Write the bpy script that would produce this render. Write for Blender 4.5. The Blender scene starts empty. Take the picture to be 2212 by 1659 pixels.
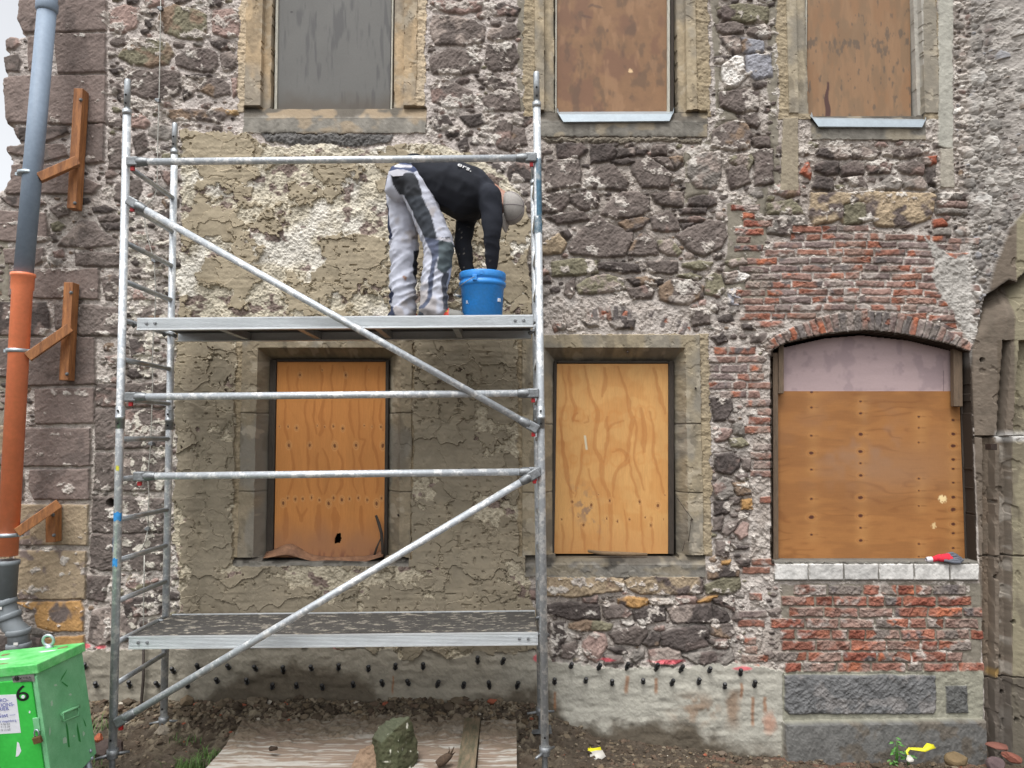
import bpy, math, random
import numpy as np
from mathutils import Vector, Matrix

# ------------------------------------------------------------------ camera, sky, sun, exposure
S = bpy.context.scene
COL = S.collection
F, CX, CY = 1689.7, 1106.0, 829.5          # focal length and centre in units of a 2212 x 1659 picture
PITCH = math.radians(3.96)
CAMY, CAMZ = -5.85, 2.05                   # the wall stands on the plane y = 0
cd = bpy.data.cameras.new('camera'); cam = bpy.data.objects.new('camera', cd); COL.objects.link(cam)
cam.location = (0, CAMY, CAMZ); cam.rotation_euler = (math.pi / 2 + PITCH, 0, 0)
cd.sensor_width = 36.0; cd.lens = 36.0 * F / 2212.0; cd.clip_start = 0.05; cd.clip_end = 500
S.camera = cam
SUN_EL, SUN_AZ = math.radians(64), math.radians(200)     # azimuth: direction the light comes from, behind the camera
w = bpy.data.worlds.new("World"); S.world = w; w.use_nodes = True
nt = w.node_tree; bg = nt.nodes['Background']
sky = nt.nodes.new('ShaderNodeTexSky'); sky.sky_type = 'NISHITA'; sky.sun_disc = False
sky.sun_elevation = SUN_EL; sky.sun_rotation = SUN_AZ; sky.air_density = 1.0; sky.dust_density = 4.0; sky.ozone_density = 1.0
hs = nt.nodes.new('ShaderNodeHueSaturation'); hs.inputs['Saturation'].default_value = 0.14; hs.inputs['Value'].default_value = 1.0
nt.links.new(sky.outputs[0], hs.inputs['Color']); nt.links.new(hs.outputs[0], bg.inputs[0]); bg.inputs[1].default_value = 0.15
sl = bpy.data.lights.new('sun', 'SUN'); sl.energy = 0.9; sl.angle = math.radians(22); sl.color = (1, 0.99, 0.975)
so = bpy.data.objects.new('sun', sl); COL.objects.link(so)
sd_ = Vector((math.sin(SUN_AZ) * math.cos(SUN_EL), math.cos(SUN_AZ) * math.cos(SUN_EL), math.sin(SUN_EL)))
so.rotation_euler = sd_.to_track_quat('Z', 'Y').to_euler(); so.location = sd_ * 20
S.view_settings.view_transform = 'Standard'; S.view_settings.look = 'None'; S.view_settings.gamma = 1.0
S.view_settings.exposure = 0.88
S.render.engine = 'CYCLES'; S.cycles.max_bounces = 6; S.cycles.diffuse_bounces = 3

# ------------------------------------------------------------------ helpers
sp_, cp_ = math.sin(PITCH), math.cos(PITCH)
def at(u, v, Y=0.0):
    x = (u - CX) / F; y = -(v - CY) / F
    d = (x, cp_ - y * sp_, sp_ + y * cp_)
    t = (Y - CAMY) / d[1]
    return Vector((x * t, Y, CAMZ + d[2] * t))
def atz(u, v, Z=0.0):
    x = (u - CX) / F; y = -(v - CY) / F
    d = (x, cp_ - y * sp_, sp_ + y * cp_)
    t = (Z - CAMZ) / d[2]
    return Vector((x * t, CAMY + d[1] * t, Z))
def proj(X, Y, Z):
    dy = Y - CAMY; dz = Z - CAMZ
    f = dy * cp_ + dz * sp_; up = -dy * sp_ + dz * cp_
    return CX + F * X / f, CY - F * up / f
def lin(r, g, b):
    return tuple(((c / 255) / 12.92 if c / 255 <= 0.04045 else ((c / 255 + 0.055) / 1.055) ** 2.4) for c in (r, g, b))
def A(*c): return np.array(lin(*c))
TAB = np.random.RandomState(7).rand(256, 256).astype(np.float32) * 2 - 1
def vn(x, y, s=0):
    x = np.asarray(x, dtype=np.float64) + s * 17.31; y = np.asarray(y, dtype=np.float64) + s * 9.77
    xi = np.floor(x).astype(np.int64); yi = np.floor(y).astype(np.int64)
    fx = (x - xi).astype(np.float32); fy = (y - yi).astype(np.float32)
    fx = fx * fx * (3 - 2 * fx); fy = fy * fy * (3 - 2 * fy)
    x0 = xi & 255; x1 = (xi + 1) & 255; y0 = yi & 255; y1 = (yi + 1) & 255
    a = TAB[x0, y0]; b = TAB[x1, y0]; c = TAB[x0, y1]; d = TAB[x1, y1]
    return (a + (b - a) * fx) + ((c + (d - c) * fx) - (a + (b - a) * fx)) * fy
def fbm(x, y, o=4, s=0, g=0.55):
    t = 0; a = 1; n = 0
    for k in range(o):
        t = t + a * vn(x * 2.03 ** k, y * 2.03 ** k, s + 3 * k); n += a; a *= g
    return t / n * 1.5
def sm(a, b, x):
    t = np.clip((x - a) / (b - a), 0, 1); return t * t * (3 - 2 * t)
def poly_sd(U, V, pts):
    d = np.full(U.shape, 1e9, dtype=np.float32); ins = np.zeros(U.shape, dtype=bool)
    n = len(pts)
    for i in range(n):
        ax, ay = pts[i]; bx, by = pts[(i + 1) % n]
        ex, ey = bx - ax, by - ay; L = ex * ex + ey * ey + 1e-9
        t = np.clip(((U - ax) * ex + (V - ay) * ey) / L, 0, 1)
        d = np.minimum(d, (U - ax - t * ex) ** 2 + (V - ay - t * ey) ** 2)
        if by != ay:
            c = ((ay > V) != (by > V)) & (U < ex * (V - ay) / (by - ay) + ax)
            ins ^= c
    d = np.sqrt(d); return np.where(ins, d, -d)

def mat(name, base, rough=0.8, metal=0.0, var=0.25, scale=8.0, bump=0.3, bscale=60.0, second=None, attr=False, stretch=None, spec=0.5, thresh=(0.35, 0.65)):
    m = bpy.data.materials.new(name); m.use_nodes = True; t = m.node_tree; N = t.nodes; Lk = t.links
    b = N['Principled BSDF']; b.inputs['Roughness'].default_value = rough; b.inputs['Metallic'].default_value = metal
    b.inputs['Specular IOR Level'].default_value = spec
    tc = N.new('ShaderNodeTexCoord'); vec = tc.outputs['Object']
    if stretch:
        mp = N.new('ShaderNodeMapping'); mp.inputs['Scale'].default_value = stretch; Lk.new(vec, mp.inputs['Vector']); vec = mp.outputs[0]
    nz = N.new('ShaderNodeTexNoise'); nz.inputs['Scale'].default_value = scale; nz.inputs['Detail'].default_value = 6; nz.inputs['Roughness'].default_value = 0.65
    Lk.new(vec, nz.inputs['Vector'])
    if attr:
        at_ = N.new('ShaderNodeAttribute'); at_.attribute_name = 'Col'; src = at_.outputs['Color']
    else:
        rp = N.new('ShaderNodeValToRGB'); Lk.new(nz.outputs['Fac'], rp.inputs[0])
        rp.color_ramp.elements[0].position = thresh[0]; rp.color_ramp.elements[1].position = thresh[1]
        sec = tuple(second) if second is not None else tuple(c * (1 - var) for c in base)
        rp.color_ramp.elements[0].color = (*sec, 1); rp.color_ramp.elements[1].color = (*base, 1); src = rp.outputs[0]
    nb = N.new('ShaderNodeTexNoise'); nb.inputs['Scale'].default_value = bscale; nb.inputs['Detail'].default_value = 5
    Lk.new(vec, nb.inputs['Vector'])
    mr = N.new('ShaderNodeMapRange'); mr.inputs[1].default_value = 0.25; mr.inputs[2].default_value = 0.75
    mr.inputs[3].default_value = 1 - var * 0.5; mr.inputs[4].default_value = 1 + var * 0.5
    Lk.new(nb.outputs['Fac'], mr.inputs[0])
    mx = N.new('ShaderNodeMix'); mx.data_type = 'RGBA'; mx.blend_type = 'MULTIPLY'; mx.inputs[0].default_value = 1.0
    Lk.new(src, mx.inputs[6]); Lk.new(mr.outputs[0], mx.inputs[7]); Lk.new(mx.outputs[2], b.inputs['Base Color'])
    if bump:
        bp = N.new('ShaderNodeBump'); bp.inputs['Strength'].default_value = bump; bp.inputs['Distance'].default_value = 0.004
        Lk.new(nb.outputs['Fac'], bp.inputs['Height']); Lk.new(bp.outputs[0], b.inputs['Normal'])
    return m

def tag(o, label=None, cat=None, group=None, kind=None):
    if label: o['label'] = label
    if cat: o['category'] = cat
    if group: o['group'] = group
    if kind: o['kind'] = kind
    return o
def empty(name, loc=(0, 0, 0), label=None, cat=None, group=None):
    o = bpy.data.objects.new(name, None); COL.objects.link(o); o.location = loc; o.empty_display_size = 0.1
    return tag(o, label, cat, group)
def wmat(o):
    return (wmat(o.parent) @ o.matrix_parent_inverse @ o.matrix_basis) if o.parent else o.matrix_basis.copy()
def link(name, me, m, parent=None):
    o = bpy.data.objects.new(name, me); COL.objects.link(o)
    if m is not None: me.materials.append(m)
    if parent is not None:
        o.parent = parent
        o.matrix_parent_inverse = wmat(parent).inverted()
    return o
def npmesh(name, V, Fq, C=None, smooth=False):
    me = bpy.data.meshes.new(name)
    V = np.asarray(V, np.float32); Fq = np.asarray(Fq, np.int32); k = Fq.shape[1]
    me.vertices.add(len(V)); me.vertices.foreach_set('co', V.ravel())
    me.loops.add(Fq.size); me.loops.foreach_set('vertex_index', Fq.ravel())
    me.polygons.add(len(Fq)); me.polygons.foreach_set('loop_start', np.arange(0, Fq.size, k, dtype=np.int32))
    me.update(calc_edges=True)
    me.polygons.foreach_set('use_smooth', np.full(len(Fq), smooth))
    if C is not None:
        a = me.color_attributes.new('Col', 'FLOAT_COLOR', 'POINT')
        c4 = np.ones((len(V), 4), np.float32); c4[:, :3] = np.clip(C, 0, 1); a.data.foreach_set('color', c4.ravel())
    return me

class MB:
    def __init__(s): s.v = []; s.f = []; s.sm = []
    def add(s, vs, fs, smooth=False):
        o = len(s.v); s.v += [tuple(p) for p in vs]; s.f += [tuple(i + o for i in f) for f in fs]; s.sm += [smooth] * len(fs); return s
    def tube(s, p0, p1, r, r1=None, seg=16, caps=True):
        return s.path([p0, p1], [r, r if r1 is None else r1], seg, caps)
    def path(s, pts, rs, seg=12, caps=True, closed=False):
        pts = [Vector(p) for p in pts]; n = len(pts)
        if not hasattr(rs, '__len__'): rs = [rs] * n
        vs = []; ref = None
        for i in range(n):
            if closed: d = pts[(i + 1) % n] - pts[i - 1]
            else: d = pts[min(i + 1, n - 1)] - pts[max(i - 1, 0)]
            d.normalize()
            if ref is None: ref = d.orthogonal().normalized()
            x = (ref - d * ref.dot(d)).normalized(); ref = x; y = d.cross(x)
            for k in range(seg):
                a = 2 * math.pi * k / seg; vs.append(pts[i] + (x * math.cos(a) + y * math.sin(a)) * rs[i])
        fs = []
        for i in range(n if closed else n - 1):
            j = (i + 1) % n
            for k in range(seg):
                k2 = (k + 1) % seg; fs.append((i * seg + k, i * seg + k2, j * seg + k2, j * seg + k))
        s.add(vs, fs, True)
        if caps and not closed:
            o = len(s.v) - n * seg
            s.f.append(tuple(o + k for k in reversed(range(seg)))); s.f.append(tuple(o + (n - 1) * seg + k for k in range(seg))); s.sm += [False, False]
        return s
    def hexa(s, p):   # 8 corners: front tl tr br bl, back tl tr br bl
        return s.add(p, [(0, 3, 2, 1), (4, 5, 6, 7), (0, 1, 5, 4), (1, 2, 6, 5), (2, 3, 7, 6), (3, 0, 4, 7)])
    def box(s, c, size, M=None):
        x, y, z = [q / 2 for q in size]; c = Vector(c)
        p = [(-x, -y, z), (x, -y, z), (x, -y, -z), (-x, -y, -z), (-x, y, z), (x, y, z), (x, y, -z), (-x, y, -z)]
        return s.hexa([c + (M @ Vector(q) if M else Vector(q)) for q in p])
    def lathe(s, prof, c, ax=(0, 0, 1), seg=32, caps=True):
        c = Vector(c); ax = Vector(ax).normalized()
        x = ax.orthogonal().normalized(); y = ax.cross(x); vs = []
        for r, h in prof:
            for k in range(seg):
                a = 2 * math.pi * k / seg; vs.append(c + ax * h + (x * math.cos(a) + y * math.sin(a)) * r)
        fs = [(i * seg + k, i * seg + (k + 1) % seg, (i + 1) * seg + (k + 1) % seg, (i + 1) * seg + k) for i in range(len(prof) - 1) for k in range(seg)]
        o = len(s.v); s.add(vs, fs, True)
        if caps:
            s.f.append(tuple(o + k for k in reversed(range(seg)))); s.f.append(tuple(o + (len(prof) - 1) * seg + k for k in range(seg))); s.sm += [False, False]
        return s
    def mesh(s, name):
        me = bpy.data.meshes.new(name); me.from_pydata(s.v, [], s.f); me.update()
        me.polygons.foreach_set('use_smooth', s.sm); return me
    def build(s, name, m, parent=None, bevel=0.0):
        o = link(name, s.mesh(name), m, parent)
        if bevel:
            b = o.modifiers.new('b', 'BEVEL'); b.width = bevel; b.segments = 2; b.limit_method = 'ANGLE'
        return o
def box_px(mb, u0, v0, u1, v1, Y, dep):
    c = [at(u0, v0, Y), at(u1, v0, Y), at(u1, v1, Y), at(u0, v1, Y)]
    return mb.hexa(c + [p + Vector((0, dep, 0)) for p in c])
# ------------------------------------------------------------------ the masonry wall: one height field, cut into its parts
random.seed(11); R = np.random.RandomState(3)
GX0, GX1, GZ0, GZ1, GS = -4.55, 4.35, -0.62, 5.75, 0.0058
xs = np.arange(GX0, GX1, GS); zs = np.arange(GZ1, GZ0, -GS)
X, Z = np.meshgrid(xs, zs); NZ, NX = X.shape
XC = float(at(2094, 700, 0).x)                                 # inner corner where the side wall turns towards the viewer
XCZ = XC + 0.0 * Z
YM = -np.maximum(0, X - XC) * 0.75
U, V = proj(X, YM, Z)
H = np.zeros(X.shape, np.float32)
na = fbm(X * 2.5, Z * 2.5, 4, 1); nb_ = fbm(X * 11, Z * 11, 4, 2); nc = fbm(X * 38, Z * 38, 3, 3); nd = vn(X * 95, Z * 95, 4)
ne = fbm(X * 5, Z * 5, 3, 21); ng = vn(X * 60, Z * 60, 9)
wU = 2.6 * fbm(X * 14, Z * 14, 3, 5) + 0.9 * vn(X * 55, Z * 55, 6); wV = 2.6 * fbm(X * 14, Z * 14, 3, 7) + 0.9 * vn(X * 55, Z * 55, 8)
REG = np.zeros(X.shape, np.int16)
def mixc(C, m, c): return C * (1 - m[..., None]) + c * m[..., None]

# mortar ground
MORT, LIME, CEM = A(172, 164, 157), A(194, 188, 180), A(128, 122, 110)
C = np.empty(X.shape + (3,), np.float32); C[:] = MORT
C = mixc(C, sm(-0.2, 0.6, na), A(158, 149, 141)); C = mixc(C, sm(0.1, 0.7, nb_) * 0.6, A(182, 175, 168))
C = mixc(C, sm(1170, 1120, U) * sm(460, 380, V) * .75, A(184, 175, 169)); C *= (1 + 0.10 * nc + 0.07 * nd)[..., None]
H += (0.009 * nb_ + 0.006 * nc + 0.0022 * nd) * np.where(U > 2094, .7, 1)

# region outlines (units of the 2212-wide picture)
QX = np.interp(V, [-100, 0, 300, 420, 640, 756, 930, 1080, 1244, 1420], [233, 232, 227, 205, 212, 206, 198, 194, 188, 182])
quoin = (U + 0.5 * wU) < QX
PLAST = [(395,282),(470,285),(535,292),(560,312),(640,318),(700,310),(760,322),(840,318),(935,312),(1010,330),(1090,380),(1125,420),(1150,500),(1140,560),(1150,640),(1148,730),(1140,800),(1148,900),(1135,1000),(1150,1100),(1140,1200),(1150,1300),(1166,1345),(1165,1400),(1060,1410),(1035,1400),(1010,1416),(960,1420),(935,1400),(920,1402),(890,1426),(865,1422),(847,1400),(835,1402),(805,1415),(780,1400),(600,1392),(480,1390),(405,1392),(392,1330),(385,1230),(372,1150),(378,1060),(386,960),(376,850),(384,760),(388,700),(384,600),(396,480),(390,400)]
PLINTH = [(150,1404),(300,1400),(420,1396),(560,1396),(700,1390),(880,1396),(1000,1395),(1160,1404),(1190,1430),(1300,1440),(1400,1442),(1500,1438),(1590,1432),(1660,1440),(1692,1450),(1692,1800),(150,1800)]
# cement repairs (smooth grey-green mortar)
def cover(pts, c, h, wob=1.0, soft=3.0, rough=0.3, reg=None):
    global C, H
    sd = poly_sd(U + wob * wU, V + wob * wV, pts); m = sm(-soft / 2, soft / 2, sd)
    cc = c * (1 + 0.12 * nb_ + 0.08 * nc + 0.05 * nd)[..., None]
    C = C * (1 - m[..., None]) + cc * m[..., None]; H = H * (1 - m) + (h + rough * (0.006 * nb_ + 0.005 * nc)) * m
    if reg is not None: REG[m > 0.5] = reg
    return m
for pts in ([(1532,-60),(1552,-60),(1556,120),(1592,240),(1600,300),(1560,330),(1528,420),(1480,440),(1478,330),(1528,300),(1548,260)],
            [(1570,440),(1660,400),(1655,520),(1640,560),(1660,640),(1600,660),(1560,640),(1572,540)],
            [(1118,-60),(1134,-60),(1132,240),(1118,240)], [(1656,-60),(1680,-60),(1678,240),(1690,420),(1660,400)],
            [(1684,1262),(2118,1258),(2120,1455),(1692,1452)], [(-160,480),(18,480),(22,700),(30,1180),(-160,1180)]):
    cover(pts, CEM * (1.0 if pts[0][0] > 100 else 1.12), 0.004)

def gridwin(u0, v0, u1, v1, mg=14):
    ix0 = iz0 = 0
    jm = int(np.clip(np.searchsorted(V[:, NX // 2], (v0 + v1) / 2), 0, NZ - 1))
    a = np.searchsorted(V[:, NX // 2], [v0 - mg, v1 + mg]); 
    b = np.searchsorted(U[jm], [u0 - mg, u1 + mg])
    return slice(max(0, a[0]), min(NZ, a[1])), slice(max(0, b[0]), min(NX, b[1]))
SMASK = np.zeros(X.shape, bool)
def stone(pts, c, hb=0.006, bulge=0.014, edge=9.0, warp=1.0, rough=1.0, gap=0.004, reg=None, c2=None, tilt=1.0, grow=0.0, facet=0.0, cn=1.0):
    p = np.array(pts, float); u0, v0 = p.min(0); u1, v1 = p.max(0)
    sl_ = gridwin(u0, v0, u1, v1)
    u = U[sl_]; v = V[sl_]
    if u.size == 0: return
    sd = poly_sd(u + warp * wU[sl_], v + warp * wV[sl_], pts) + grow
    m = np.clip(sd / 2.0 + 0.5, 0, 1)
    pr = 1 - (1 - np.clip(sd / edge, 0, 1)) ** 2
    sz = max(u1 - u0, v1 - v0, 10.0); r = R.randn(4)
    th = math.radians(R.uniform(15, 60)); chis = vn(X[sl_] * 26 * math.cos(th) + Z[sl_] * 26 * math.sin(th), (Z[sl_] * math.cos(th) - X[sl_] * math.sin(th)) * 80, int(R.randint(50)))
    fac = 0.0
    if facet:
        cx_, cy_ = p[:, 0].mean(), p[:, 1].mean(); wx_, wy_ = u - cx_ + 2 * wU[sl_], v - cy_ + 2 * wV[sl_]
        for _ in range(4):
            an = R.rand() * 6.283; gq = R.uniform(.3, 1.1); fac = np.minimum(fac, facet * (R.uniform(.12, .35) - gq * (wx_ * math.cos(an) + wy_ * math.sin(an)) / sz))
    hh = hb + bulge * pr + fac + tilt * 0.006 * (r[0] * (u - p[:, 0].mean()) + r[1] * (v - p[:, 1].mean())) / sz + rough * (0.006 * nb_[sl_] + 0.0035 * nc[sl_] + 0.0016 * nd[sl_] + 0.0024 * chis)
    f = 1 + cn * (0.18 * nb_[sl_] + 0.16 * nc[sl_] + 0.12 * nd[sl_] + 0.10 * chis)
    cc = c * (0.85 + 0.3 * R.rand()) * np.clip(f, 0.35, 1.9)[..., None]
    if c2 is not None:
        k = sm(0.05, 0.5, fbm(X[sl_] * 9, Z[sl_] * 9, 3, int(R.randint(99))))[..., None]; cc = cc * (1 - k) + c2 * np.clip(f, .4, 1.8)[..., None] * k
    H[sl_] = H[sl_] * (1 - m) + hh * m
    C[sl_] = C[sl_] * (1 - m[..., None]) + cc * m[..., None]
    if gap: H[sl_] -= (gap * (0.5 + R.rand()) * np.exp(-np.maximum(0, -sd) / 3.0) * (1 - m)).astype(np.float32)
    SMASK[sl_] |= (m > 0.5)
    if reg is not None: REG[sl_][m > 0.5] = reg
PAL = dict(P=A(104, 95, 90), D=A(80, 73, 70), G=A(126, 120, 114), O=A(118, 113, 95), K=A(148, 127, 119), T=A(166, 138, 100), W=A(208, 204, 198),
           B=A(146, 146, 152), R=A(142, 84, 66), Y=A(164, 128, 84), L=A(150, 134, 112), Q=A(121, 108, 102))
ASH = {(0,0): """Q 15,0 92,0 92,26 70,28 20,29 14,15
Q 46,29 92,29 92,63 50,64
Q 24,32 44,31 44,60 25,62
K 3,31 14,31 18,38 12,44 5,42
P 2,49 16,47 18,52 17,62 3,62
Q 1,66 92,65 92,107 60,108 4,106
Q 65,109 91,107 90,140 76,142 62,138
D 11,110 58,109 60,115 38,124 15,122
P 5,126 55,124 60,135 40,140 6,132
Q 8,142 60,142 64,150 88,160 80,168 5,168""",
(0,1): """Q 0,16 40,18 42,30 42,43 15,44 -20,40 -20,18
Q 3,49 38,48 39,60 30,64 5,62
Q 8,67 86,66 86,93 40,92 8,90
D -20,95 40,95 44,105 44,118 40,124 -20,124
Q 24,126 82,125 83,166 22,168
D 0,5 30,2 40,10 30,15 10,13
P -20,126 21,127 20,160 -20,160""",
(0,2): """Q 30,4 82,3 82,34 31,35
Q 20,38 79,38 79,71 18,71
Q 26,74 78,73 78,100 30,100 25,90
L 15,104 77,104 76,139 14,139
L 13,143 75,144 74,186 12,186
L -20,36 15,36 14,70 -20,70
P -20,74 20,75 20,100 -20,100
L -20,104 12,104 11,140 -20,140""",
(0,3): """Y 12,22 70,21 73,28 72,48 50,48 32,46 30,30
Y 38,53 73,51 73,63 40,64
G 26,42 48,48 40,52 26,51
D -10,50 36,53 36,64 -10,64
L -20,-20 10,-20 10,18 -20,18"""}
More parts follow.
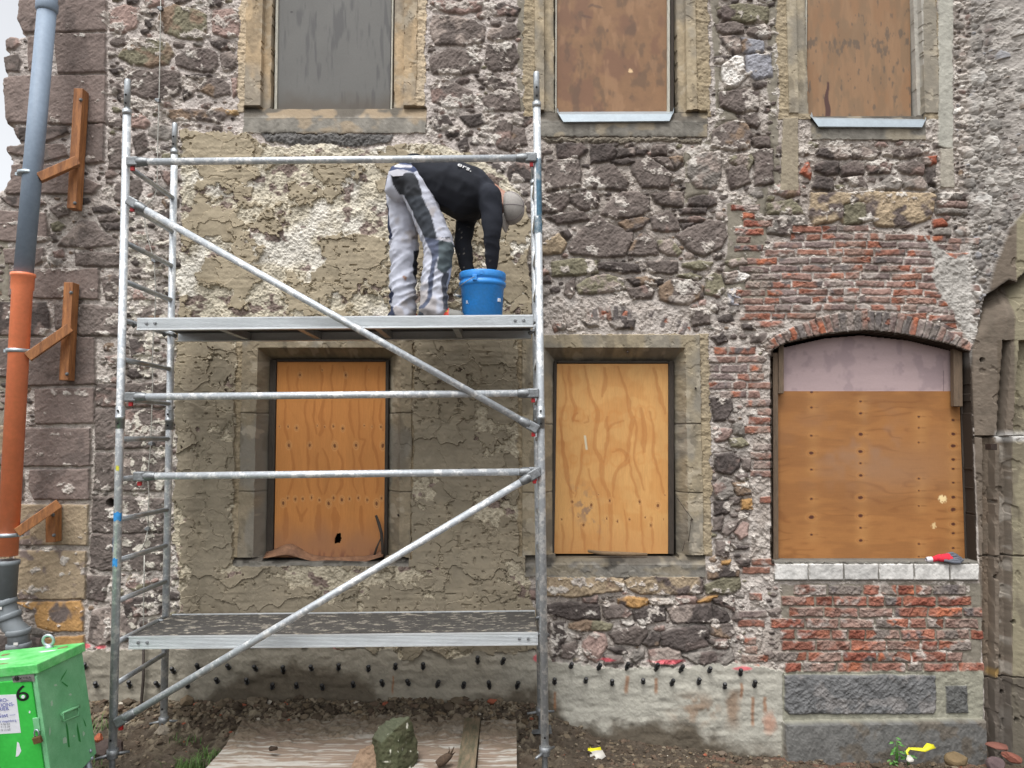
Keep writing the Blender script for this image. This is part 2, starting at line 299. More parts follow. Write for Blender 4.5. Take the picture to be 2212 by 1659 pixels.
STN = {(0,0): """O 139,8 150,4 165,8 178,12 178,28 175,34 155,33 142,27 136,20
O 102,48 112,38 130,34 145,38 150,46 145,55 130,58 112,55
P 108,63 120,61 140,60 155,63 158,70 155,80 145,86 125,85 112,80 107,72
P 152,50 165,42 180,42 188,48 189,56 183,63 165,61 153,57
K 94,8 108,4 120,8 121,14 118,24 105,29 95,26
D 124,14 131,16 133,22 129,25 125,20
D 122,10 127,8 135,11 130,13
K 183,9 200,8 206,14 206,32 195,33 184,28
D 182,35 197,36 203,42 190,43 184,40
P 190,47 200,44 205,50 204,58 194,62
D 161,66 180,64 183,66 170,69
D 158,75 170,74 166,82 159,86
P 170,78 178,70 190,67 197,73 198,82 185,84
K 200,68 206,67 206,80 201,84
P 140,95 160,95 178,96 192,93 198,98 190,107 175,104 150,104
P 113,87 120,88 129,97 126,102 116,96
K 113,98 126,101 130,106 126,111 114,109
T 196,95 206,95 206,99 197,99
P 94,42 100,42 101,47 95,50
D 94,60 104,58 108,60 98,64
P 96,74 103,72 105,78 99,82
P 115,118 125,115 130,130 118,136
P 94,120 104,118 106,145 94,145
D 110,0 120,0 118,4 110,3
P 150,0 165,0 160,3 152,3
D 180,0 192,0 190,6 182,6
P 138,148 150,148 156,156 145,160""",
(0,1): """P 50,46 62,33 70,24 82,26 88,33 99,42 100,46 75,48 52,47
O 44,28 50,25 56,29 52,33 45,33
P 43,37 47,36 49,42 45,44
G 46,52 54,50 55,56 48,57
G 41,59 46,56 53,60 52,64 44,64
P 65,51 85,52 104,54 104,64 90,65 66,63
P 44,14 55,10 62,12 60,20 50,22
D 80,13 92,12 100,16 95,18 82,18
P 85,22 100,20 105,24 95,27 86,26
D 88,28 104,27 104,33 92,33
P 88,74 100,72 104,76 104,94 92,93
P 48,98 62,97 104,100 104,124 70,124 48,118
P 91,143 104,141 118,143 115,148 93,148
D 112,128 128,128 132,140 115,142
P 120,103 138,100 142,112 125,116
P 112,68 125,66 136,70 128,76 114,74
K 112,85 128,86 134,93 116,92
P 128,68 139,68 138,72 130,72
P 110,43 118,42 122,50 112,52""",
(0,2): """P 83,0 144,0 144,20 83,19
P 83,22 142,22 142,55 83,56
P 83,60 143,59 143,92 81,92
P 80,98 105,98 142,100 140,128 100,130 79,128
P 79,130 142,130 140,160 90,161 78,158""",
(0,3): """P 76,0 95,0 90,22 76,20
P 80,30 100,26 105,34 120,34 115,55 85,60 76,55
D 105,20 140,15 140,33 110,35""",
(1,0): """K 150,3 160,1 178,2 195,2 193,9 175,12 160,9
P 152,14 165,13 188,18 198,23 197,36 180,40 155,38 151,28
P 150,50 168,42 185,46 194,54 193,62 172,64 152,63
P 152,76 172,72 186,80 188,92 165,94 152,88
P 191,68 206,66 223,72 222,80 205,78
P 200,40 223,38 228,50 221,60 205,62 198,55
D 203,5 215,4 228,8 225,14 205,13
P 202,26 223,22 229,28 221,34 208,36 200,32
P 195,85 210,78 226,82 228,95 200,96
D 150,101 165,100 170,108 158,114 151,110
D 175,101 195,98 200,106 185,111
P 205,105 221,103 221,130 210,128 205,118
D 175,125 182,118 184,128 178,134""",
(2,0): """O 178,7 195,4 221,6 221,18 205,20 185,18 178,13
P 176,22 190,19 200,22 200,28 185,30 178,27
P 205,24 218,22 223,24 223,32 212,32 204,28
D 180,32 195,32 200,44 192,46 182,38
D 175,50 190,48 193,51 185,55 175,55
B 203,48 223,47 224,66 210,69 203,64
B 198,33 216,36 218,45 200,45
W 182,57 193,48 200,50 202,66 195,74 185,75 182,65
P 180,80 200,78 213,80 213,95 195,97 180,92
P 198,101 210,98 215,106 212,110 200,107
P 174,112 185,106 200,105 208,118 205,128 190,130 172,126
P 207,120 221,118 223,127 210,127
P 209,130 225,129 225,158 210,160
O 188,135 205,132 208,138 203,148 190,140
G 154,138 165,132 180,131 180,150 175,163 160,162 151,150
P 185,146 200,143 206,158 190,163
D 38,125 60,124 65,130 56,138 40,136
D 68,126 85,125 90,130 88,139 68,141
D 92,129 108,128 106,135 91,136
D 108,130 117,130 113,134 108,133
P 121,127 132,126 133,134 122,135
P 28,145 40,138 58,138 60,150 59,160 30,165 28,155
P 64,158 75,145 88,142 100,158 98,164 65,162
P 102,139 120,136 138,150 135,162 112,162 105,150
P 121,137 140,136 148,142 140,146 130,142
D 87,140 100,137 105,140 95,143
P 136,136 148,136 148,140 142,146
P 1,100 16,98 17,105 10,110 2,106
P 0,111 10,111 13,125 0,128""",
(2,1): """P 9,12 18,4 30,2 48,0 50,8 42,18 25,18 12,18
P 50,2 70,0 75,4 73,14 60,15 52,10
P 78,19 84,10 95,0 108,0 118,6 119,16 105,22 90,23
P 121,3 130,0 148,0 148,12 135,12 124,8
D 153,6 165,2 173,4 176,10 168,13 153,12
D 145,15 168,14 167,18 146,19
P 144,24 160,21 167,24 155,26 145,25
D 146,28 157,27 156,31 148,33
P 142,38 155,30 170,24 183,26 185,38 180,48 165,55 152,50
P 49,48 60,32 74,20 85,28 105,36 103,45 96,55 75,56 52,54
P 30,22 45,18 62,17 66,23 55,26 40,28
P 92,27 110,22 120,23 112,32 100,35
P 120,22 135,17 143,24 144,33 130,34 122,32
D 42,34 48,32 52,38 48,41
L 26,45 40,36 47,44 43,52 26,54
P 100,54 105,44 113,36 125,44 126,53 110,55
O 127,43 137,42 146,52 143,55 135,54 128,50
O 34,60 60,58 74,60 74,70 55,72 35,72
D 75,61 90,61 108,63 111,69 95,69 75,66
P 117,60 130,60 142,60 143,69 135,71 120,69
O 147,62 160,60 173,61 170,66 160,67 147,64
O 143,72 155,70 164,74 160,76
O 55,82 68,74 80,71 95,75 98,84 85,86 58,88
P 47,80 54,74 53,88 50,92 46,88
D 100,75 120,73 130,76 129,81 105,80
P 99,84 115,81 123,86 120,92 105,92
P 127,82 140,75 155,76 166,82 165,90 152,97 135,95 128,92
O 168,74 172,70 180,72 184,85 178,91 168,88
B 187,85 193,84 197,92 195,98 187,96
W 183,70 195,69 205,73 200,77 185,79
O 185,60 200,58 204,62 190,65
D 28,74 32,72 33,78 26,78
D 84,110 95,107 106,111 104,118 90,118 84,113
D 63,112 74,111 74,116 66,116
P 154,102 168,101 171,114 156,115
D 37,115 46,114 46,119 38,119
D 12,60 18,60 18,90 14,88
P 174,97 178,98 177,104 172,101
D 199,114 212,113 210,119 200,118
D 173,125 182,121 186,128 178,131""",
(2,2): """D 172,12 180,8 188,11 190,20 186,31 174,32
G 192,36 198,33 203,38 200,45 192,43
K 174,44 180,39 190,40 186,48 176,50
O 188,48 198,46 204,52 198,55 190,54
D 175,61 190,60 197,63 196,72 190,78 176,75
P 198,64 205,66 206,75 200,72
O 194,80 204,77 204,82 197,85
G 174,88 182,80 192,84 191,97 180,101 176,97
P 191,86 203,85 206,95 195,96
D 175,101 188,102 187,112 176,113
P 188,99 198,98 195,104 189,104
Y 198,101 206,100 207,107 199,108
P 175,116 182,114 180,126 174,126
P 181,128 186,122 196,118 193,126 184,131
K 192,128 200,120 204,121 203,130 197,134
P 177,136 187,136 186,150 177,147
D 190,139 204,141 200,143 192,142
D 194,153 205,151 205,156 198,158
D 170,160 180,156 196,160 196,168 170,168
Y 182,153 189,152 188,155 182,155""",
(2,3): """L 97,4 105,0 130,-2 160,0 165,4 165,14 150,16 110,15 100,10
L 30,0 75,0 96,2 96,12 80,14 50,18 30,16
O 167,8 180,2 197,2 197,10 190,16 168,14
Y 92,20 105,18 119,20 118,25 105,27 93,24
L 120,20 135,19 139,24 120,25
K 142,18 158,17 160,21 158,25 142,24
K 62,19 74,17 74,24 62,23
Y 160,22 170,17 178,17 172,22 162,24
D 174,20 190,18 192,30 185,27 175,24
D 30,25 50,22 75,26 76,38 55,38 30,32
P 78,26 95,25 104,32 100,35 80,36
D 105,30 120,26 132,27 132,38 110,42 105,38
D 134,28 150,25 172,24 174,36 170,41 140,40
D 175,27 185,32 190,40 172,42
O 50,41 65,38 86,42 85,46 60,47 50,44
P 84,50 105,44 115,43 117,50 110,60 90,58
K 62,57 70,48 80,50 82,60 74,74 66,70 61,64
D 113,58 122,48 128,52 127,60 118,61
D 129,50 140,46 165,43 170,47 169,60 155,65 140,64 130,60
P 172,42 190,41 192,50 188,54 172,50
D 168,55 185,54 188,62 178,64
D 33,42 46,40 47,50 42,68 34,70 31,55
P 43,60 55,56 57,64 50,72 42,70
G 102,70 106,65 114,64 114,70 106,75
K 119,64 135,62 145,66 147,72 140,77 120,76
G 147,68 165,66 190,64 193,72 180,76 160,76
D 83,62 95,62 100,66 92,68
P 80,70 95,69 96,74 80,76""",
(3,0): """D 41,129 50,128 72,128 74,135 65,137 55,137 42,134
P 74,130 82,128 98,131 90,137 75,136
P 100,134 112,128 130,129 134,133 120,137
D 40,143 50,140 61,140 61,149 50,152 41,147
P 63,144 75,139 82,142 82,150 64,151
D 85,142 95,138 107,142 105,149 88,150
P 110,144 125,139 135,142 134,150 115,149
R 134,137 145,135 146,141 136,142
D 38,162 42,153 56,155 57,164 40,164
P 65,154 80,152 85,160 86,164 72,160
G 90,162 105,153 116,158 112,164 92,164
G 117,158 130,153 138,158 136,164 118,162
D 137,145 144,146 145,160 138,158
R 28,149 34,140 37,148 36,155""",
(3,1): """L 37,2 90,0 140,2 145,5 140,22 120,30 95,29 90,24 66,27 62,24 40,28 36,20
O 0,10 20,7 28,14 30,20 0,20
G 0,21 30,21 34,30 25,38 0,35
O 66,12 82,10 83,26 66,28
G 147,2 173,1 173,7 148,8
K 147,9 172,8 172,13 148,14
G 145,15 172,15 172,19 146,19
R 142,24 150,23 154,29 144,30
G 145,32 156,31 157,38 144,37"""}
def tiles(D):
    for (i, j), txt in D.items():
        for ln in txt.split('\n'):
            q = ln.split(); yield q[0], [(i * 553 + float(a.split(',')[0]) * 2.5, j * 414.75 + float(a.split(',')[1]) * 2.5) for a in q[1:]]
allst = list(tiles(STN)); ashl = list(tiles(ASH))
# coarse occupancy for the filler stones
OS = 2.0; OW, OH = int(2420 / OS), int(1900 / OS)
ou, ov = np.meshgrid(np.arange(OW) * OS - 150, np.arange(OH) * OS - 150)
occ = np.zeros((OH, OW), bool)
def block(pts, grow=0.0):
    p = np.array(pts); a0, b0 = ((p.min(0) + 150 - 8) / OS).astype(int); a1, b1 = ((p.max(0) + 150 + 8) / OS).astype(int) + 1
    a0, b0 = max(a0, 0), max(b0, 0)
    occ[b0:b1, a0:a1] |= poly_sd(ou[b0:b1, a0:a1], ov[b0:b1, a0:a1], pts) > -grow
for k, p in allst + ashl: block(p, 3)
BRICKZ = [[(1576,438),(1642,438),(1650,500),(1640,552),(1576,548)], [(1700,492),(1760,482),(2090,520),(2095,760),(2060,740),(1990,690),(1868,668),(1760,684),(1660,720),(1600,690),(1610,600),(1650,540)],
          [(1534,748),(1600,748),(1668,800),(1668,872),(1645,1450),(1615,1440),(1622,1200),(1630,880),(1534,850)], [(1688,1262),(2118,1262),(2118,1455),(1690,1452)],
          [(2028,415),(2092,415),(2092,440),(2028,460)]]
for p in BRICKZ: block(p, 2)
block(PLAST, -12); block(PLINTH, -2)
for r in ((514,-200,922,312),(1128,-200,1536,308),(1676,-200,2060,306),(500,728,904,1270),(1120,720,1530,1250),(1660,700,2120,1262),(1688,1448,2125,1800),(1186,640,1480,715)):
    block([(r[0], r[1]), (r[2], r[1]), (r[2], r[3]), (r[0], r[3])])
block([(1532,-60),(1552,-60),(1556,120),(1592,240),(1600,300),(1560,330),(1528,420),(1480,440),(1478,330),(1528,300),(1548,260)], -2)
block([(2096,770),(2134,628),(2146,577),(2179,492),(2212,452),(2420,380),(2420,1800),(2096,1800)])
block([(-150,-150),(0,-150),(0,420),(-150,420)])
fill = []
for a, n in ((30, 900), (22, 1600), (15, 3500), (10, 6000), (6.5, 9000), (4.2, 9000)):
    for _ in range(n):
        u = random.uniform(-120, 2330); v = random.uniform(-120, 1480)
        ra = a * random.uniform(0.8, 1.35); rb = ra * random.uniform(0.45, 0.8)
        if u > 2095: ra *= 0.6
        if u < 232 and a > 12: continue
        i0, i1 = int((u - ra - 4 + 150) / OS), int((u + ra + 4 + 150) / OS) + 1; j0, j1 = int((v - rb - 4 + 150) / OS), int((v + rb + 4 + 150) / OS) + 1
        if i0 < 0 or j0 < 0: continue
        g = ((ou[j0:j1, i0:i1] - u) / ra) ** 2 + ((ov[j0:j1, i0:i1] - v) / rb) ** 2
        if g.size == 0 or (occ[j0:j1, i0:i1] & (g < 1.05)).any(): continue
        occ[j0:j1, i0:i1] |= g < (1 + 1.5 / rb) ** 2
        rot = random.uniform(-0.25, 0.25); nn = random.randint(5, 8); ph = random.random() * 6
        pts = []
        for k in range(nn):
            t = ph + 2 * math.pi * (k + random.uniform(-0.25, 0.25)) / nn; q = (abs(math.cos(t)) ** 3 + abs(math.sin(t)) ** 3) ** (-1 / 3) * random.uniform(0.84, 1.12)
            x, y = math.cos(t) * q * ra, math.sin(t) * q * rb
            pts.append((u + x * math.cos(rot) - y * math.sin(rot), v + x * math.sin(rot) + y * math.cos(rot)))
        if u > 2060: k = random.choice('GGGBWP')
        elif u < 240: k = random.choice('PDQG')
        else: k = random.choice('PPPPDDGOKPD')
        fill.append((k, pts, a))
for a, n in ((11, 1500), (7.5, 3000), (5, 5000), (3.5, 5000)):
    for _ in range(n):
        u = random.uniform(2062, 2340); v = random.uniform(-120, 770); ra = a * random.uniform(.7, 1.2); rb = a * random.uniform(.6, 1.0)
        i0, i1 = int((u - ra - 4 + 150) / OS), int((u + ra + 4 + 150) / OS) + 1; j0, j1 = int((v - rb - 4 + 150) / OS), int((v + rb + 4 + 150) / OS) + 1
        g = ((ou[j0:j1, i0:i1] - u) / ra) ** 2 + ((ov[j0:j1, i0:i1] - v) / rb) ** 2
        if g.size == 0 or (occ[j0:j1, i0:i1] & (g < 1.05)).any(): continue
        occ[j0:j1, i0:i1] |= g < (1 + 2.0 / rb) ** 2; ph = random.random() * 6
        fill.append((random.choice('GGGBDPP'), [(u + math.cos(ph + t) * ra * q, v + math.sin(ph + t) * rb * q) for t, q in ((k * .9, random.uniform(.8, 1.1)) for k in range(7))], a))
PC2 = [A(146, 134, 126), A(96, 86, 82), A(130, 112, 105), None, None, A(126, 108, 92)]
for k, p, a in fill:
    c = PAL[k]
    stone(p, c, hb=0.003, bulge=0.010 * min(1, a / 12) + 0.004, edge=min(8, a * 0.7), warp=0.6 if a > 8 else 0.4, rough=0.9, gap=0.006, c2=PC2[R.randint(6)], grow=1.4 if a > 8 else .6, facet=.022 if a > 8 else 0)
for k, p in allst:
    right = p[0][0] > 1150
    stone(p, PAL[k], hb=0.007, bulge=0.017 if right else 0.012, edge=6, warp=.8, rough=1.0 if k != 'W' else 1.6, gap=0.015 if right else 0.007, grow=2.4 if right else 1.6, c2=PC2[R.randint(6)], facet=.030)
for k, p in ashl:
    stone(p, PAL[k], hb=0.012, bulge=0.007, edge=4, warp=0.45, rough=0.55, gap=0.012, c2=A(120, 107, 101) if R.rand() < .5 else A(108, 97, 92), tilt=0.6, cn=.6)

# lime and mortar smeared over the stones
bias = np.full(X.shape, -0.34, np.float32) - 0.10 * sm(1150, 1190, U) * sm(1560, 1520, U)
bias += 0.13 * sm(560, 480, U) * sm(300, 260, V) * sm(225, 245, U) + 0.12 * sm(900, 920, U) * sm(1170, 1130, U) * sm(330, 300, V)
bias += 0.06 * sm(230, 250, U) * sm(420, 380, U) * sm(400, 430, V) + 0.10 * sm(1540, 1560, U) * sm(300, 260, V) + 0.20 * sm(2050, 2100, U) * sm(800, 700, V)
bias += 0.12 * sm(1700, 1720, U) * sm(440, 420, V) - (0.24 + .15 * sm(330, 270, V)) * sm(232, 222, U) + 0.1 * sm(1165, 1180, U) * sm(1250, 1290, V) * sm(1640, 1600, U) * 0.3
sme = fbm(X * 9, Z * 13, 4, 31); m = sm(0.0, 0.22, sme + bias + 0.25 * nc)
m *= (U < 2094) | (V < 760)
lc = mixc(np.broadcast_to(A(176, 168, 160), C.shape).astype(np.float32), sm(0.0, 0.5, nb_), LIME) * (1 + 0.12 * nc + 0.12 * nd)[..., None]
C = C * (1 - 0.9 * m[..., None]) + lc * 0.9 * m[..., None]; H = H + m * (0.004 + 0.005 * nc)
del lc
# small white splashes on the column beside the fresh plaster
m = sm(0.33, 0.42, fbm(X * 16, Z * 20, 4, 41)) * sm(240, 300, U) * sm(400, 380, U) * sm(430, 520, V)
C = mixc(C, m * 0.95, A(194, 188, 176)); H += 0.004 * m

k_ = sm(2088, 2100, U) * sm(790, 760, V) * .45; C = mixc(C, k_, A(132, 130, 126) * (1 + .2 * 0)) * (1 + .10 * (nb_ + nc) * k_)[..., None]
# ---------------- bricks
def brick(cx, cy, L, h, rot=0.0, kind=0, hb=0.006):
    x, y = L / 2, h / 2; j = lambda: random.uniform(-0.9, 0.9)
    pts = [(cx + (a * math.cos(rot) - b * math.sin(rot)) + j(), cy + (a * math.sin(rot) + b * math.cos(rot)) + j()) for a, b in ((-x, -y), (0, -y), (x, -y), (x, y), (0, y), (-x, y))]
    pal = ([A(126, 101, 92), A(138, 112, 103), A(114, 98, 94), A(140, 98, 84), A(122, 108, 104), A(132, 96, 82)], [A(128, 80, 67), A(124, 75, 62), A(136, 90, 76), A(126, 103, 94), A(132, 95, 83), A(116, 107, 101)], [A(124, 108, 101), A(108, 101, 98), A(128, 98, 86), A(98, 92, 90)])[kind]
    c2 = [A(158, 98, 74), A(100, 93, 91), A(152, 140, 133), A(164, 154, 147), A(140, 116, 106)][R.randint(5)]
    stone(pts, pal[R.randint(len(pal))], hb=hb + R.uniform(-.003, .003), bulge=0.005 if kind != 1 else 0.008, edge=3.0, warp=0.55, rough=0.8 if kind != 1 else 1.5, gap=0.002, reg=4, c2=c2, tilt=0.5)
    if R.rand() < 0.28:      # spalled corner
        s_ = random.choice((-1, 1)); q = random.uniform(.25, .6) * L
        stone([(cx + s_ * x, cy - y), (cx + s_ * x, cy + y), (cx + s_ * (x - q), cy + y * random.uniform(-1, 1)), (cx + s_ * (x - q * .7), cy - y)], A(140, 92, 75), hb=hb - .004, bulge=0.004, edge=3, warp=0.7, rough=1.3, gap=0, reg=4)
def rows(poly, v0, v1, pitch, L, kind, slope=lambda u: 0.0, u0=1500, u1=2140, hb=0.006):
    p = np.array(poly); v = v0; r = 0
    for sdp in [None]:
        while v < v1:
            u = u0 + random.uniform(-L, 0)
            while u < u1:
                l = L if random.random() < 0.72 else L * 0.5
                cx, cy = u + l / 2, v + slope(u + l / 2)
                if poly_sd(np.array([cx]), np.array([cy]), poly)[0] > 1.0:
                    brick(cx, cy, l - 4.2, pitch - 4.0 + random.uniform(-.8, .6), random.uniform(-.015, .015), kind, hb)
                u += l
            v += pitch; r += 1
REG[poly_sd(U + .6 * wU, V + .6 * wV, BRICKZ[1]) > 0] = 4; REG[poly_sd(U + .6 * wU, V + .6 * wV, BRICKZ[2]) > 0] = 4; REG[poly_sd(U + .4 * wU, V + .4 * wV, BRICKZ[3]) > 0] = 4; REG[poly_sd(U + .6 * wU, V + .6 * wV, BRICKZ[0]) > 0] = 4
rows(BRICKZ[0], 449, 556, 17.4, 66, 1, u0=1570, u1=1660)
arcs = lambda u: 0.0004 * (u - 1868) ** 2 * (0.55 if u > 1868 else 0.15)
rows(BRICKZ[1], 494, 760, 17.0, 68, 0, arcs, 1590, 2100)
rows(BRICKZ[2], 757, 1450, 19.0, 62, 0, u0=1500, u1=1680)
rows(BRICKZ[3], 1274, 1450, 24.0, 75, 1, u0=1690, u1=2140, hb=0.010)
for t in np.linspace(-1, 1, 30):         # segmental arch over the wide opening
    a = t * 0.60; rr = 372.0; cx, cy = 1874 + math.sin(a) * rr, 1066 - math.cos(a) * rr
    brick(cx, cy, 43, 13, math.pi / 2 + a, 0 if random.random() < .5 else 2, 0.012)
for t in np.linspace(-1, 1, 21):         # old relieving arch above the right window
    a = t * 0.46; rr = 330.0; cx, cy = 1330 + math.sin(a) * rr, 1006 - math.cos(a) * rr
    if random.random() < .62: brick(cx, cy, 30, 10, math.pi / 2 + a, 2, -0.001)
REG[(U > 1160) & (U < 1500) & (V > 600) & (V < 720) & (REG == 4)] = 0
m = sm(-.15, 0.3, fbm(X * 9, Z * 11, 4, 52)) * (U > 1160) * (U < 1500) * (V > 640) * (V < 716) * .8; C = mixc(C, m, A(172, 163, 155) * (1 + .1 * 0)); H += .004 * m * (1 + nc)
m = sm(0.05, 0.4, fbm(X * 7, Z * 9, 4, 51)) * np.isin(REG, (4, 9, 12, 13)) * np.where(V < 760, 0.85, 0.6) * (0.5 + 0.5 * sm(1700, 1640, U))
C = mixc(C, m, A(146, 136, 127) * 0.9); H += 0.004 * m * (1 + nc)
m = cover([(1994,505),(2060,560),(2094,545),(2095,745),(2070,700),(2010,600),(2020,560)], A(164, 160, 154), 0.008, 1.6, 5, 1.4) 
REG[(U < 1646) & (V < 558) & (REG == 4)] = 9; REG[(V > 1255) & (U > 1664) & (REG == 4)] = 12; REG[(V > 742) & (U < 1672) & (REG == 4)] = 13
# grime around the arch soffit
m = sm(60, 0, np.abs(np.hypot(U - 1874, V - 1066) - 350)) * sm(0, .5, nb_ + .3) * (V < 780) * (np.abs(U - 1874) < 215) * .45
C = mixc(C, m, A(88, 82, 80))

# ---------------- plinth render
def pl_mask(pts, wob, soft): return sm(-soft, soft, poly_sd(U + wob * wU, V + wob * wV, pts))
m = pl_mask(PLINTH, 2.0, 1.5)
cr = mixc(np.broadcast_to(A(164, 161, 150), C.shape).astype(np.float32), sm(1230, 1000, U + 60 * na), A(140, 134, 121))
damp = sm(0, 45, V - np.interp(U, [150, 250, 380, 480, 560, 700, 790, 830, 900, 960, 1000, 1180, 1230, 1300, 1340, 1480, 1560, 1640, 1700], [1600, 1600, 1560, 1470, 1425, 1420, 1440, 1500, 1560, 1560, 1500, 1460, 1550, 1562, 1550, 1545, 1590, 1600, 1620]) - 16 * nb_ + 10)
cr = mixc(cr, damp, A(92, 84, 72))
cr = mixc(cr, sm(50, 10, np.hypot((U - 1500) / 1.6, V - 1530)) * sm(-.3, .4, nb_ + .2) * .8, A(132, 110, 90))
cr = mixc(cr, sm(22, 4, np.abs(U - 1585 - 8 * nb_)) * sm(1480, 1500, V) * sm(1590, 1540, V) * .7, A(128, 100, 76))
for (u_, w_, a_, b_) in ((1353, 7, 1455, 1490), (1417, 6, 1460, 1490), (1198, 4, 1490, 1525), (850, 3, 1455, 1490), (1600, 5, 1470, 1500), (1625, 6, 1500, 1560), (1650, 6, 1500, 1530)):
    cr = mixc(cr, sm(w_, 1, np.abs(U - u_ - 2 * nb_)) * sm(a_, a_ + 6, V) * sm(b_ + 12, b_, V) * .75, A(140, 98, 66))
cr = mixc(cr, sm(26, 6, np.hypot(U - 1660, (V - 1560) * .7)) * sm(0, .4, nb_) * .6, A(164, 110, 84))
cr *= (1 + 0.10 * nb_ + 0.07 * nc + 0.05 * nd)[..., None]
C = C * (1 - m[..., None]) + cr * m[..., None]; H = H * (1 - m) + (0.020 + 0.006 * na + 0.004 * nb_ + 0.0018 * nc + 0.004 * vn(X * 8, Z * 30, 13)) * m; REG[m > 0.5] = 3
# pink marking paint along the top of the plinth
for (u_, v_, a_, b_) in ((1440, 1428, 40, 5), (1600, 1442, 22, 4), (1312, 1424, 20, 4), (395, 1396, 14, 4), (735, 1396, 14, 5), (181, 1396, 16, 5), (218, 1397, 14, 4), (1160, 1420, 8, 8)):
    C = mixc(C, sm(1.2, 0.7, np.hypot((U - u_) / a_, (V - v_) / b_) + .3 * nb_) * .8, A(214, 92, 104))
# ---------------- dark stone bench under the wide opening
m = cover([(1688,1450),(2122,1448),(2124,1640),(1688,1640)], A(140, 138, 124), 0.014, .8, 4, .6, reg=6)
stone([(1693,1456),(1780,1455),(2018,1457),(2020,1530),(2014,1541),(1702,1541),(1692,1530)], A(106, 106, 106), hb=0.018, bulge=0.014, edge=6, warp=.5, rough=1.3, gap=0.004, reg=6, c2=A(122, 119, 117))
stone([(2040,1480),(2086,1478),(2088,1538),(2042,1540)], A(92, 92, 90), hb=0.018, bulge=0.006, edge=6, warp=.3, rough=1.4, gap=0.004, reg=6)
stone([(1688,1556),(1900,1553),(2118,1549),(2120,1690),(1686,1690)], A(108, 107, 104), hb=0.075, bulge=0.012, edge=4, warp=.4, rough=.5, gap=0, reg=6, c2=A(98, 92, 84))

# ---------------- fresh plaster
sdp = poly_sd(U + 2.2 * wU, V + 2.2 * wV, PLAST)
pm = sm(-1.5, 1.5, sdp)
sel = np.where(sdp > -6)
i0, i1, j0, j1 = sel[0].min(), sel[0].max() + 1, sel[1].min(), sel[1].max() + 1
W = (slice(i0, i1), slice(j0, j1)); xw, zw = X[W], Z[W]
px = xw * 4.4 + 0.35 * fbm(xw * 5, zw * 5, 3, 61) + .10 * nc[W]; pz = zw * 5.6 + 0.35 * fbm(xw * 5, zw * 5, 3, 62) + .10 * nb_[W]
ci, cj = np.floor(px).astype(int), np.floor(pz).astype(int); f1 = np.full(px.shape, 9.0); f2 = f1.copy(); off = np.zeros(px.shape); tx = off.copy()
for a in (-1, 0, 1):
    for b in (-1, 0, 1):
        q = (ci + a) * 7919 + (cj + b) * 104729
        rx = ((q * 1103515245 + 12345) & 0xffff) / 65535.0; ry = ((q * 69069 + 331) & 0xffff) / 65535.0; ro = ((q * 22695477 + 7) & 0xffff) / 65535.0
        dx, dy = px - (ci + a + rx), pz - (cj + b + ry); d = np.maximum(abs(dx), abs(dy)) * .6 + .4 * np.hypot(dx, dy)
        n1 = d < f1; f2 = np.where(n1, f1, np.minimum(f2, d)); off = np.where(n1, ro, off); tx = np.where(n1, (ro - .5) * dx + (rx - .5) * dy, tx); f1 = np.where(n1, d, f1)
uw, vw = U[W], V[W]; upper = sm(760, 690, vw)
edge = f2 - f1
cn = fbm(xw * 3.3, zw * 3.3, 3, 63)
crack = sm(0.05, 0.0, edge) * sm(0.26, 0.55, cn + .12 * upper) * .55 + .3 * sm(0.04, 0.0, np.abs(fbm(xw * 5.5, zw * 6.5, 3, 64))) * sm(0.2, 0.5, fbm(xw * 3.7, zw * 3.7, 2, 65) + .04)
expo = fbm(xw * 4.3, zw * 5.0, 4, 67) + .25 * nc[W] - 0.52 + 0.50 * upper + 0.35 * upper * sm(930, 1060, uw) * sm(470, 400, vw) + .3 * upper * sm(340, 320, vw) * sm(560, 600, uw) + .35 * sm(410, 385, uw + 14 * nb_[W]) - .5 * upper * sm(350, 330, vw) * sm(560, 540, uw)
for (u_, v_, a_, b_, s_) in ((690, 480, 110, 55, .5), (500, 440, 60, 50, .3), (620, 390, 60, 25, .3), (690, 560, 40, 20, .4), (560, 640, 60, 35, .3), (800, 650, 60, 25, .3), (415, 640, 20, 60, .5), (700, 1240, 225, 26, 1.3), (1030, 900, 14, 50, .5), (910, 920, 16, 60, .4), (960, 1060, 60, 14, .3), (505, 1160, 16, 60, .5), (1100, 1290, 60, 40, .5), (470, 1290, 40, 10, .1), (1070, 1130, 8, 30, .5), (860, 660, 60, 20, -.4), (780, 580, 120, 60, -.25), (480, 350, 90, 45, -.4), (1090, 620, 60, 100, -.5)):
    expo += s_ * np.exp(-((uw - u_) / a_) ** 2 - ((vw - v_) / b_) ** 2)
ex = sm(-0.03, 0.03, expo)
stroke = vn(xw * 5 + .5 * nb_[W], zw * 50, 71)
hp = 0.030 + 0.011 * (off - .5) + 0.020 * tx + 0.0014 * stroke + 0.004 * nb_[W] + 0.0012 * nc[W] + 0.004 * na[W] + 0.006 * sm(0.10, 0.02, edge) * (off - .3)
hp -= 0.018 * np.clip(crack, 0, 1) * (1 + .5 * nc[W])
pits = sm(0.55, 0.8, vn(xw * 34, zw * 50, 72)) * sm(0.0, .4, cn + .1); hp -= 0.012 * pits
he = 0.012 + 0.009 * nb_[W] + 0.006 * nc[W] + 0.004 * nd[W] + .003 * ng[W]
cpl = mixc(np.broadcast_to(A(159, 147, 125), xw.shape + (3,)).astype(np.float32), sm(700, 830, vw + 60 * na[W]), A(131, 122, 105))  # lower coat darker: wetness and shade of the deck put into the colour
cpl = mixc(cpl, sm(-.1, .6, cn) * .5, A(146, 135, 115)); cpl *= (1 + .07 * nb_[W] + .05 * nc[W] + .05 * stroke + .08 * (off - .5))[..., None]
